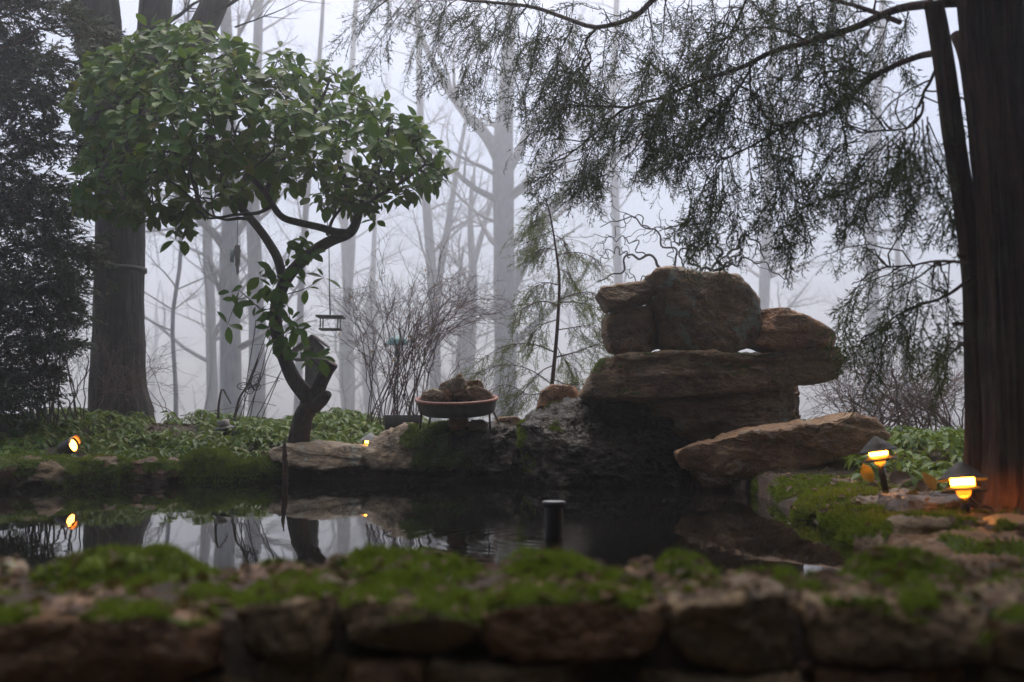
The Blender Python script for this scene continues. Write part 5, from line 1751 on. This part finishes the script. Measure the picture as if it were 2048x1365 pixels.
# ------------------------------------------------------------------ ground cover and litter
def cover(name, cand, n, label, seed, size=(0.05, 0.085), hgt=(0.055, 0.125), mat='spurge', density=None):
    R = np.random.default_rng(seed)
    T = [leaf_template(1, 0.42, 0.6, 0.2, 4, 0.8), leaf_template(1, 0.38, 0.95, 0.25, 4, 0.8)]
    P1, M1, K1 = [], [], []
    stems = []
    xs, ys = cand(R, n * 5)
    ok = ~inside(POND, xs, ys) & (edge_dist(POND, xs, ys) > 0.16)
    if density is not None:
        ok &= R.random(len(xs)) < density(xs, ys)
    xs, ys = xs[ok][:n], ys[ok][:n]
    for x, y, z in zip(xs, ys, ground_z(xs, ys)):
        h = R.uniform(*hgt) * (0.75 + 0.5 * vnoise(np.array([x * 2, y * 2, 0.0]), 4))
        lean = R.normal(0, 0.02, 2)
        top = np.array([x + lean[0], y + lean[1], z + h])
        stems.append(np.linspace([x, y, z - 0.01], top, 3))
        m = R.integers(6, 10)
        a0 = R.uniform(0, 6.28)
        L0 = R.uniform(*size)
        for j in range(m):
            an = a0 + j * 6.28 / m + R.normal() * 0.2
            el = R.uniform(-0.25, 0.45)
            d = np.array([math.cos(an) * math.cos(el), math.sin(an) * math.cos(el), math.sin(el)])
            P1.append(top - np.array([0, 0, 0.012 * (j % 3)]))
            M1.append(frames(d[None], np.array([[0, 0, 1.0]]) + R.normal(0, 0.2, (1, 3)), L0 * R.uniform(0.7, 1.2))[0])
            K1.append(R.integers(0, 2))
    P1, M1, K1 = map(np.array, (P1, M1, K1))
    mb = MB()
    for k, (V, F) in enumerate(T):
        s = K1 == k
        inst(mb, V, [F], M1[s], P1[s])
    tubes(mb, np.array(stems), np.full((len(stems), 3), 0.002), 3, False)
    o = mkb(name, mb, MAT[mat], origin=Vector((0, 0, 0)))
    tag(o, label, None, None, "stuff")
    return o


def left_bank(R, N):
    return R.uniform(-4.4, -0.75, N), R.uniform(4.4, 8.9, N)


def left_density(x, y):
    px = 1024 + FPX * x / y
    return np.where((px > 285) & (px < 430) & (y > 7.2), 0.12, 1.0) * np.where(px > -250, 1.0, 0.3)


cover("ground_cover", left_bank, 1900, "low evergreen ground cover with whorled leaves carpeting the left bank", 61, density=left_density)
cover("ground_cover", lambda R, N: (R.uniform(-1.5, -0.85, N), R.uniform(6.3, 7.0, N)), 70, "taller whorled ground cover at the foot of the curved tree", 64, size=(0.08, 0.12), hgt=(0.08, 0.15))
cover("ground_cover", lambda R, N: (R.uniform(1.25, 3.2, N), R.uniform(3.65, 6.2, N)), 460, "dark glossy ground cover behind the lit path lights on the right bank", 62, density=lambda x, y: np.where((x > 0.34 * y) & (y > 3.9), 1.0, 0.0))


def litter(n, area, label, seed, leafy=0.35, size=(0.012, 0.035), lift=0.003):
    """Fallen needles and leaf scraps lying on whatever is below."""
    R = np.random.default_rng(seed)
    T = leaf_template(1, 0.6, 0.15, 0.3, 4, 1.0, 0.04)
    mb = MB()
    pos, mats, np_, nd, nl = [], [], [], [], []
    while len(pos) + len(np_) < n:
        x, y = area(R)
        h = drop(x, y)
        if h is None or h[0].z < 0.015:
            continue
        q = np.array(h[0]) + np.array([0, 0, lift * R.uniform(0.5, 1.2)])
        nn = np.array(h[1])
        an = R.uniform(0, 6.28)
        d = np.array([math.cos(an), math.sin(an), R.normal() * 0.25])
        d = unit(d - nn * (d @ nn) * 0.85)
        if R.random() < leafy:
            pos.append(q + np.array([0, 0, 0.003])); mats.append(frames(d[None], nn[None] + R.normal(0, 0.45, (1, 3)), R.uniform(*size))[0])
        else:
            np_.append(q); nd.append(d); nl.append(R.uniform(0.015, 0.05))
    if pos:
        inst(mb, T[0], [T[1]], mats, pos)
    if np_:
        nd, nl = np.array(nd), np.array(nl)
        V, F = blade_quads(np.array(np_), nd, nl, np.full(len(nl), 0.0011), unit(np.cross(nd, [0, 0, 1.0])))
        mb.add(V, F)
    o = mkb("leaf_litter", mb, MAT['litter'], origin=Vector((0, 0, 0)))
    tag(o, label, None, None, "stuff")


litter(3200, lambda R: (R.uniform(-1.2, 1.2), R.uniform(1.22, 1.6)), "brown needles and leaf scraps strewn over the foreground wall", 66, 0.55, (0.01, 0.03))
litter(5200, lambda R: (R.uniform(1.0, 2.4), R.uniform(1.7, 5.2)), "red brown needles strewn over the right bank", 67, 0.2, (0.015, 0.045), 0.012)
litter(900, lambda R: (R.uniform(-3.4, -1.6), R.uniform(6.6, 8.9)), "dry fallen leaves on the bare patch near the great trunk", 68, 0.9, (0.03, 0.07))

# ------------------------------------------------------------------ added hedge, unseen at the viewer's back: darkens the stone fronts
R = np.random.default_rng(91)
hedge = thing("added_hedge", (0, -3.2, -0.6), "added evergreen screen, unseen behind the viewer, keeping light off the stone fronts", "hedge", "added evergreen screen behind the viewer")
n = 900
hp = np.stack([R.uniform(-1.3, 1.3, n), R.uniform(-3.7, -2.7, n), R.uniform(-0.5, 3.7, n)], -1)
hd = unit(np.stack([R.normal(0, 0.5, n), R.normal(0, 0.7, n), R.normal(-0.2, 0.4, n)], -1))
mb = MB()
put_sprays(mb, hp, hd, R.uniform(0.35, 0.6, n), FANS)
hc = mkb("crown", mb, MAT['cypress'], hedge, smooth=False)
hc["kind"] = "stuff"
V, F4, F3 = stone_mesh(np.array([(-1.25, -0.5), (1.25, -0.5), (1.2, 3.3), (0.5, 3.7), (-0.6, 3.6), (-1.2, 3.3)]), 0.4, M=70, K=24, amp=0.12, freq=2.0, planes=0, seed=5)
mk("blocking_core", np.stack([V[:, 0], V[:, 2] - 3.2, V[:, 1]], -1), [F4[:, ::-1], F3[:, ::-1]], MAT['cypress'], hedge)  # solid core added inside to stop light passing through the hedge
for x, y, a in ((-2.5, -3.0, 0.1), (-4.9, -2.4, 0.3), (-6.8, -0.8, 0.9), (2.5, -3.0, -0.1), (4.9, -2.3, -0.35), (6.6, -0.6, -1.0)):
    o = copy_tree(hedge)
    o.location = (x, y, -0.6)
    o.rotation_euler = (0, 0, -a)

# ------------------------------------------------------------------ bird bath with its stones
bc = P(914, 829, 5.95)
bath = thing("bird_bath", tuple(bc), "shallow terracotta rimmed bird bath on thin iron legs", "bird bath")
Rb = rot((1, 0, 0), math.radians(8.0)) @ rot((0, 1, 0), math.radians(-1.0))


def part(name, V, Fs, mat, parent, c=bc, Rm=Rb, smooth=True):
    return mk(name, V @ Rm.T + c, Fs if isinstance(Fs, list) else [Fs], mat, parent, smooth)


V, F = lathe([(0.001, 0.004), (0.12, 0.0), (0.20, 0.002), (0.222, 0.012), (0.232, 0.045), (0.238, 0.082)], 64)
part("bowl", V, F, MAT['bowlside'], bath)
V, F = lathe([(0.2375, 0.080), (0.246, 0.083), (0.2505, 0.090), (0.249, 0.097), (0.243, 0.101), (0.235, 0.100), (0.229, 0.094), (0.226, 0.080), (0.222, 0.05), (0.001, 0.045)], 64)
part("rim", V, F, MAT['terracotta'], bath)
t = NT("basin_water")
MAT['basinwater'] = t.fin((0.02, 0.02, 0.018), 0.03, t.bump(t.noise(40, 2), 0.3, 0.004), IOR=1.33)
V, F = lathe([(0.001, 0.088), (0.2275, 0.088)], 48)
part("water", V, F, MAT['basinwater'], bath)
for a, b_, w in (((843, 822, 5.84), (840, 856, 5.84), 4.5), ((979, 824, 5.86), (980, 860, 5.86), 4), ((986, 822, 6.05), (1002, 856, 6.08), 4), ((862, 825, 6.1), (858, 852, 6.12), 4)):
    mb = MB()
    tubes(mb, np.linspace(P(*a), P(*b_), 5), np.full(5, w * 5.95 / FPX / 2), 8)
    mkb("leg", mb, MAT['legwood'], bath)
for o, Y, W, mat, lab, sdv in (([(876, 782), (885, 766), (905, 758), (922, 748), (930, 762), (932, 778), (910, 784), (890, 786)], 5.93, 0.05, 'pale', "pointed stone at the top of the pile in the bird bath", 401),
                               ([(843, 800), (848, 786), (865, 780), (888, 784), (892, 800), (870, 806), (850, 806)], 5.92, 0.06, 'pale', "pale rounded stone at the left of the pile in the bird bath", 402),
                               ([(895, 803), (905, 785), (930, 776), (955, 774), (975, 782), (984, 795), (975, 806), (930, 808)], 5.95, 0.07, 'boulder', "broad mossy stone at the right of the pile in the bird bath", 403),
                               ([(928, 776), (935, 764), (955, 762), (966, 770), (962, 780), (940, 782)], 6.02, 0.045, 'rust', "small flat brown stone at the back of the pile in the bird bath", 404),
                               ([(886, 806), (888, 785), (896, 780), (904, 790), (903, 808)], 5.9, 0.03, 'rust', "thin upright red brown stone in the middle of the bird bath", 405)):
    V, F4, F3 = front_stone(o, Y, W, 2.0, seed=sdv, M=80, K=28, planes=6, amp=0.005, freq=22)
    finish_stone("basin_stone", V, F4, F3, MAT[mat], label=lab, cat="rock", moss=patchy(0.45, 25, sdv, 0.3), mossblades=200, moss_len=0.006)

# ------------------------------------------------------------------ pipe and stake in the water
pipe = thing("stand_pipe", tuple(PIPE + np.array([0, 0, -0.3])), "black stand pipe with a pale topped cap rising from the pond", "pipe")
zt = P(1108, 1004, 3.05)[2]
V, F = lathe([(0.001, -0.3), (0.0275, -0.3), (0.0275, zt - 0.012)], 32)
mk("tube", V + PIPE, [F], MAT['blackplastic'], pipe)
V, F = lathe([(0.0280, zt - 0.018), (0.034, zt - 0.015), (0.0365, zt - 0.006), (0.0365, zt), (0.034, zt + 0.002)], 32)
mk("cap", V + PIPE, [F], MAT['darkmetal'], pipe)
V, F = lathe([(0.001, zt + 0.0005), (0.02, zt + 0.0008), (0.0338, zt + 0.0018)], 32)
mk("cap_top", V + PIPE, [F], MAT['greycap'], pipe)
mb = MB()
R = np.random.default_rng(88)
sp = spline(PP([(571, 985), (571, 960), (570, 930), (569, 900), (570, 876)], 5.72), 40)
V0 = MB()
tubes(V0, sp, np.interp(np.linspace(0, 1, 40), [0, 0.4, 0.75, 1], [0.016, 0.016, 0.013, 0.004]), 12)
V = V0.verts()
V = V + 0.004 * np.stack([fbm(V * 60, 3, 1), fbm(V * 60, 3, 2), fbm(V * 25, 3, 3)], -1)
tag(mk("rotten_stake", V, V0.F, MAT['rottenwood']), "thin rotten wooden stake standing in the water at the flat pale slab", "stake")


# ------------------------------------------------------------------ garden lights
def path_light(base, label, tilt, hat='darkmetal', lens='lamp_a', cup='lamp_cup', hat_on=True, s=1.0, stem=0.08, group=None):
    o = thing("path_light", tuple(base), label, "garden light", group)

    def pt(name, prof, mat, k=40):
        V, F = lathe(np.array(prof) * s, k)
        V = V @ tilt.T + np.array(base)
        return mk(name, V, [F], MAT[mat], o)
    z = stem
    pt("stake", [(0.001, -0.06), (0.011, -0.06), (0.012, z * 0.5), (0.0105, z - 0.002), (0.001, z - 0.001)], 'blackplastic', 16)
    pt("cup", [(0.013, z), (0.017, z + 0.004), (0.021, z + 0.018), (0.026, z + 0.022)], cup, 24)
    pt("collar", [(0.0265, z + 0.0225), (0.045, z + 0.017), (0.061, z + 0.012), (0.0615, z + 0.014), (0.045, z + 0.022), (0.034, z + 0.029), (0.02, z + 0.030)], 'darkmetal')
    pt("lens", [(0.001, z + 0.0305), (0.030, z + 0.0305), (0.031, z + 0.034), (0.031, z + 0.060), (0.001, z + 0.061)], lens)
    if hat_on:
        pt("hat", [(0.001, z + 0.098), (0.006, z + 0.097), (0.018, z + 0.088), (0.032, z + 0.076), (0.046, z + 0.066), (0.049, z + 0.0605), (0.058, z + 0.054), (0.0655, z + 0.0475), (0.066, z + 0.0455), (0.0645, z + 0.046), (0.052, z + 0.055), (0.036, z + 0.0615), (0.001, z + 0.063)], hat)
    return o


def tilt_m(back, roll):
    return rot((1, 0, 0), math.radians(-back)) @ rot((0, 1, 0), math.radians(roll))


def floor_at(px, py, Y):
    q = P(px, py, Y)
    d = drop(q[0], q[1])
    if d:
        q[2] = d[0].z
    return q


b1 = P(1934, 1036, 2.78)
path_light(b1, "nearer lit path light glowing orange beside the big cedar trunk", tilt_m(9, -1), stem=0.058)
b2 = P(1769, 972, 3.5)
path_light(b2, "lit path light leaning left in front of the tilted boulder's end", tilt_m(3, -8), stem=0.075)
b3 = P(738, 909, 6.35)
path_light(b3, "grey capped lit light half hidden by leaves right of the flat pale slab", tilt_m(0, 4), hat='greycap', stem=0.04)
b4 = floor_at(455, 885, 7.1)
path_light(b4, "unlit hatless garden light with a pale lens on the left bank", tilt_m(-4, -10), lens='palelens', cup='blackplastic', hat_on=False, s=1.35, stem=0.075)

sb = floor_at(128, 915, 5.85)
c = P(140, 893, 5.85)
spot = thing("spot_light", tuple(sb), "lit bullet shaped spotlight on the mossy bank at the left", "garden light")
ax = unit(np.array([0.92, -0.22, 0.34]))
Rm = frames(ax[None], np.array([[0, 0, 1.0]]))[0]
toz = np.array([[0, 0, 1.0], [1, 0, 0], [0, 1, 0]])      # lathe z axis -> local x axis
Rs = Rm @ toz
V, F = lathe([(0.001, -0.075), (0.02, -0.073), (0.034, -0.062), (0.041, -0.03), (0.046, 0.02), (0.047, 0.03), (0.0445, 0.03), (0.043, 0.018), (0.001, 0.01)], 36)
mk("housing", V @ Rs.T + c, [F], MAT['darkmetal'], spot)
a = np.linspace(-1.5, 1.5, 20)                            # hood: part of a collar over the upper edge
hv_, hf_ = [], []
for r_, x0, x1 in ((0.0475, 0.0, 1.0), (0.0455, 1.0, 0.0)):
    for x_ in (x0, x1):
        hv_.append(np.stack([0.031 + x_ * 0.030 * np.cos(a * 0.9), r_ * np.sin(a), r_ * np.cos(a)], -1))
hv_ = np.concatenate(hv_)
for row in range(3):
    for i in range(19):
        hf_.append((row * 20 + i, row * 20 + i + 1, row * 20 + 21 + i, row * 20 + 20 + i))
t = NT("lit_copper_hood")
MAT['copper'] = t.fin((0.65, 0.40, 0.22), 0.45, None, Metallic=0.4)
mk("hood", hv_ @ Rm.T + c, [np.array(hf_)], MAT['copper'], spot)
V, F = lathe([(0.001, 0.0225), (0.022, 0.0225), (0.036, 0.0195)], 30)
MAT['spotlens'] = glow("spot_lens", (1.0, 0.36, 0.05), 14.0)
mk("lens", V @ Rs.T + c, [F], MAT['spotlens'], spot)
mb = MB()
tubes(mb, np.linspace(sb - np.array([0, 0, 0.03]), c - ax * 0.05 - np.array([0, 0, 0.02]), 4), np.full(4, 0.008), 8)
mkb("stake", mb, MAT['blackplastic'], spot)

# ------------------------------------------------------------------ feeders, bird house, trellis
fc = P(474, 520, 10.0)
k = 10.0 / FPX
feeder = thing("bark_feeder", tuple(fc - np.array([0, 0, 0.16])), "hanging pointed wooden feeder with a small glass box in front of the grey forked tree", "bird feeder")
V, F4, F3 = stone_mesh(np.array([(-5, 28), (-1, 32), (6, 29), (7.5, 20), (6, -5), (4, -22), (2, -31), (0.5, -31), (-3, -10), (-6, 10)]) * k, 5 * k, M=60, K=18, amp=0.004, freq=20, planes=3, seed=9)
mk("board", np.stack([V[:, 0], V[:, 2], V[:, 1]], -1) + fc, [F4[:, ::-1], F3[:, ::-1]], MAT['oldwood'], feeder)
V, F = boxv(-13 * k, -6.5 * k, -4 * k, 4 * k, -5 * k, 20 * k)
mk("glass_box", V + fc, [F], MAT['glassgreen'], feeder, smooth=False)
mb = MB()
tubes(mb, np.linspace(fc + np.array([0, 0, 0.15]), P(478, 250, 10.0), 4), np.full(4, 0.004), 5)
mkb("cord", mb, MAT['darkmetal'], feeder)

fc = P(660, 661, 9.2)
k = 9.2 / FPX
feeder = thing("tray_feeder", tuple(fc), "open hanging tray feeder with a flat roof left of the bare shrub", "bird feeder")
V, F = boxv(-20 * k, 22 * k, -18 * k, 18 * k, 0, 3 * k)
mk("tray", V + fc, [F], MAT['oldwood'], feeder, smooth=False)
V, F = boxv(-26 * k, 27 * k, -24 * k, 24 * k, 25 * k, 28.5 * k)
mk("roof", V @ rot((0, 1, 0), 0.02).T + fc, [F], MAT['darkwood'], feeder, smooth=False)
for sx in (-17, 18):
    for sy in (-14, 14):
        V, F = boxv((sx - 1.2) * k, (sx + 1.2) * k, (sy - 1.2) * k, (sy + 1.2) * k, 3 * k, 25 * k)
        mk("post", V + fc, [F], MAT['oldwood'], feeder, smooth=False)
mb = MB()
tubes(mb, np.vstack([fc + np.array([0, 0, 28 * k]), P(659, 585, 9.2), P(658, 500, 9.2), P(650, 350, 9.2)]), np.array([0.007, 0.006, 0.004, 0.004]), 6)
mkb("cord", mb, MAT['darkmetal'], feeder)

hc_ = P(626, 722, 8.6)
k = 8.6 / FPX
house = thing("bird_house", tuple(P(628, 845, 8.6)), "weathered wooden bird house with a pitched roof on a thick post", "bird house")
V, F = boxv(-13 * k, 14 * k, -13 * k, 13 * k, -123 * k, 0)
mk("post", V + hc_, [F], MAT['oldwood'], house, smooth=False)
V, F = boxv(-38 * k, 26 * k, -24 * k, 24 * k, 0, 4 * k)
mk("shelf", V + hc_, [F], MAT['oldwood'], house, smooth=False)
bv = np.array([(-16, 4), (20, 4), (20, 28), (2, 46), (-16, 26)]) * k
V = np.concatenate([np.stack([bv[:, 0], np.full(5, -18 * k), bv[:, 1]], -1), np.stack([bv[:, 0], np.full(5, 18 * k), bv[:, 1]], -1)])
mk("body", V + hc_, [np.array([[0, 1, 2, 3, 4]]), np.array([[9, 8, 7, 6, 5]]), np.array([[0, 5, 6, 1], [1, 6, 7, 2], [2, 7, 8, 3], [3, 8, 9, 4], [4, 9, 5, 0]])], MAT['oldwood'], house, smooth=False)
for (x0, z0), (x1, z1) in (((2, 49), (-40, 16)), ((2, 49), (28, 27))):
    n_ = unit(np.array([-(z1 - z0), 0, (x1 - x0)])) * (1 if x1 > x0 else -1)
    q = np.array([(x0, -25, z0), (x1, -25, z1), (x1, 25, z1), (x0, 25, z0)]) * k
    V = np.vstack([q, q + n_ * 0.012])
    mk("roof_board", V + hc_, [np.array([(0, 1, 2, 3), (7, 6, 5, 4), (0, 4, 5, 1), (1, 5, 6, 2), (2, 6, 7, 3), (3, 7, 4, 0)])], MAT['oldwood'], house, smooth=False)
V, F = lathe([(0.001, 0.0), (0.018, 0.0)], 16)
mk("dark_hole_disc", V @ rot((1, 0, 0), math.pi / 2).T + hc_ + np.array([2 * k, -18 * k - 0.003, 22 * k]), [F], MAT['blackplastic'], house)  # flat black disc stands in for the shaded inside of a hole

tc = P(795, 690, 13.0)
k = 13.0 / FPX
dome = thing("domed_feeder", tuple(P(795, 830, 13.0)), "faint teal domed feeder on a thin pole seen through the bare shrub", "bird feeder")
V, F = lathe(np.array([(22, 0), (20, 8), (14, 14), (6, 18), (0.1, 19)]) * k, 24)
mk("dome", V + tc, [F], MAT['teal'], dome)
V, F = lathe(np.array([(5, -22), (6, -18), (6, -1), (3, 2)]) * k, 12)
mk("seed_tube", V + tc, [F], MAT['glassgreen'], dome)
mb = MB()
tubes(mb, np.linspace(P(795, 860, 13.0), tc + np.array([0, 0, -20 * k]), 4), np.full(4, 0.012), 6)
mkb("pole", mb, MAT['darkmetal'], dome)

Yw = 7.6
trl = thing("wire_trellis", tuple(P(500, 835, Yw)), "leaning fan trellis of thin rods tied with wire on the left bank", "trellis")
for a_, b_ in (((478, 840), (556, 600)), ((492, 838), (566, 640)), ((500, 836), (545, 660)), ((512, 836), (590, 690)), ((470, 835), (530, 690)), ((524, 836), (572, 720)), ((486, 838), (512, 640))):
    mb = MB()
    tubes(mb, wander(P(*a_, Yw + random.uniform(-0.1, 0.1)), P(*b_, Yw + random.uniform(-0.1, 0.1)), 8, 0.012), np.full(8, 0.0038), 5)
    mkb("rod", mb, MAT['twig'], trl)
for a_, b_ in (((488, 780), (560, 762)), ((500, 740), (568, 760)), ((484, 800), (552, 812)), ((508, 690), (560, 690))):
    mb = MB()
    tubes(mb, wander(P(*a_, Yw - 0.05), P(*b_, Yw - 0.02), 8, 0.03), np.full(8, 0.0022), 4)
    mkb("wire", mb, MAT['twig'], trl)
for pts, lab in (([(468, 842), (478, 800), (492, 775), (505, 745), (520, 705)], "thick bent dead stem leaning against the wire trellis"), ([(436, 838), (438, 805), (444, 778), (452, 790), (462, 808)], "short hooked dead stem left of the wire trellis")):
    mb = MB()
    tubes(mb, spline(PP(pts, Yw), 16), np.linspace(0.011, 0.005, 16), 7)
    tag(mkb("dead_stem", mb, MAT['twig']), lab, "stem")
bcn = P(502, 770, Yw - 0.1)
k = Yw / FPX
bf = thing("butterfly_ornament", tuple(bcn), "dark wire butterfly ornament fixed to the trellis", "garden ornament")
Rbf = rot((0, 1, 0), math.radians(-32)) @ rot((0, 0, 1), 0.35)
for nm, cx_, cz_, rx_, rz_, ang in (("wing", -13, 4, 13, 7, 0.5), ("wing", 13, 4, 13, 7, -0.5), ("wing", -8, -9, 7, 6.5, 0.0), ("wing", 8, -9, 7, 6.5, 0.0)):
    for f_, nm2 in ((1.0, nm),):
        th = np.linspace(0, 2 * np.pi, 25)
        q = np.stack([rx_ * np.cos(th), 0 * th, rz_ * np.sin(th)], -1) @ rot((0, 1, 0), ang).T + np.array([cx_, 0, cz_])
        mb = MB()
        tubes(mb, q * k @ Rbf.T + bcn, np.full(25, 0.0038), 6, False)
        q2 = np.stack([rx_ * 0.45 * np.cos(th), 0 * th, rz_ * 0.45 * np.sin(th)], -1) @ rot((0, 1, 0), ang).T + np.array([cx_, 0, cz_])
        tubes(mb, q2 * k @ Rbf.T + bcn, np.full(25, 0.003), 5, False)
        mkb(nm2, mb, MAT['darkmetal'], bf)
mb = MB()
tubes(mb, np.array([(0, 0, 12), (0, 0, 5), (0, 0, -6), (0, 0, -14)]) * k @ Rbf.T + bcn, np.array([0.003, 0.008, 0.007, 0.003]), 8)
for s_ in (-1, 1):
    tubes(mb, np.array([(0, 0, 11), (s_ * 3, 0, 16), (s_ * 6, 0, 20)]) * k @ Rbf.T + bcn, np.full(3, 0.002), 4)
mkb("body", mb, MAT['darkmetal'], bf)

# ------------------------------------------------------------------ timber, box, sticks, single leaves
p0, p1 = P(772, 838, 6.75), P(842, 838, 6.7)
V, F = boxv(p0[0], p1[0], 6.68, 6.82, p0[2] - 0.10, p0[2] + 0.024)
tag(mk("timber_edging", V, [F], MAT['darkwood'], smooth=False), "dark squared timber lying behind the left leg of the bird bath", "timber")
p0 = P(1598, 846, 6.3)
V, F = boxv(p0[0] - 0.025, p0[0] + 0.03, 6.25, 6.33, p0[2] - 0.12, p0[2] + 0.022)
tag(mk("junction_box", V, [F], MAT['blackplastic'], smooth=False), "small black box peeping out behind the right end of the cairn", "box")
for pts, Y, w, lab in (([(322, 852), (335, 842), (352, 832)], 7.9, 0.008, "short pinkish stick lying on the bare patch by the great trunk"), ([(360, 832), (400, 826), (440, 820), (490, 812)], 8.2, 0.004, "long thin dead twig arching over the left bank")):
    mb = MB()
    tubes(mb, spline(PP(pts, Y), 12), np.linspace(w, w * 0.5, 12), 6)
    tag(mkb("fallen_stick", mb, MAT['cutwood']), lab, "stick")
OL = leaf_template(1, 0.55, 0.35, 0.35, 8, 0.9, 0.05)
for (px, py, Y, L, d, up, mat, lab) in (
        (1726, 928, 3.42, 0.075, (0.35, -0.1, -0.9), (-0.6, -1, 0.3), 'orangeleaf', "curled orange leaf hanging under the leaning path light"),
        (1780, 965, 3.45, 0.11, (0.8, 0.3, 0.35), (0.1, -0.7, 0.8), 'litter', "large dry brown leaf propped beside the leaning path light's stake"),
        (1835, 985, 3.35, 0.09, (0.7, 0.2, 0.55), (-0.3, -0.8, 0.5), 'litter', "broken brown leaf behind the dark slate slab"),
        (1868, 985, 3.2, 0.075, (-0.2, 0.2, 0.9), (0.2, -1, 0.2), 'orangeleaf', "upright reddish leaf catching light left of the nearer path light"),
        (1955, 1000, 2.95, 0.10, (0.6, 0.4, 0.15), (0.0, -0.5, 1), 'litter', "brown leaf between the nearer path light and the cedar trunk"),
        (1760, 975, 3.3, 0.05, (-0.6, 0.3, 0.3), (0.3, -0.6, 0.8), 'litter', "small brown leaf at the left end of the dark slate slab"),
        (520, 905, 6.05, 0.08, (0.5, 0.2, -0.2), (0.0, -0.5, 1), 'litter', "brown leaf on the bank left of the flat pale slab"),
        (300, 918, 6.0, 0.07, (0.7, 0.2, 0.1), (0.0, -0.6, 1), 'litter', "brown leaf above the mossy edging in front of the great trunk")):
    q = P(px, py, Y)
    d = unit(np.array(d))
    V = OL[0] @ frames(d[None], unit(np.array([up])), L)[0].T + q
    tag(mk("fallen_leaf", V, [OL[1]], MAT[mat]), lab, "leaf")

# ------------------------------------------------------------------ air
t = NT("fog")
pv = t.node("ShaderNodeVolumePrincipled")
pv.inputs["Color"].default_value = (0.985, 0.99, 0.998, 1)
pv.inputs["Density"].default_value = 0.0092
pv.inputs["Anisotropy"].default_value = 0.8
t.t.nodes.remove(t.b)
t.t.links.new(pv.outputs[0], t.out.inputs["Volume"])
hv, hf = boxv(-160, 160, -70, 210, -9.0, 24.0)
tag(mk("haze", hv, [hf], t.m, smooth=False, origin=Vector((0, 0, 0))), "thin even fog filling the garden and the wood behind it", None, None, "stuff")
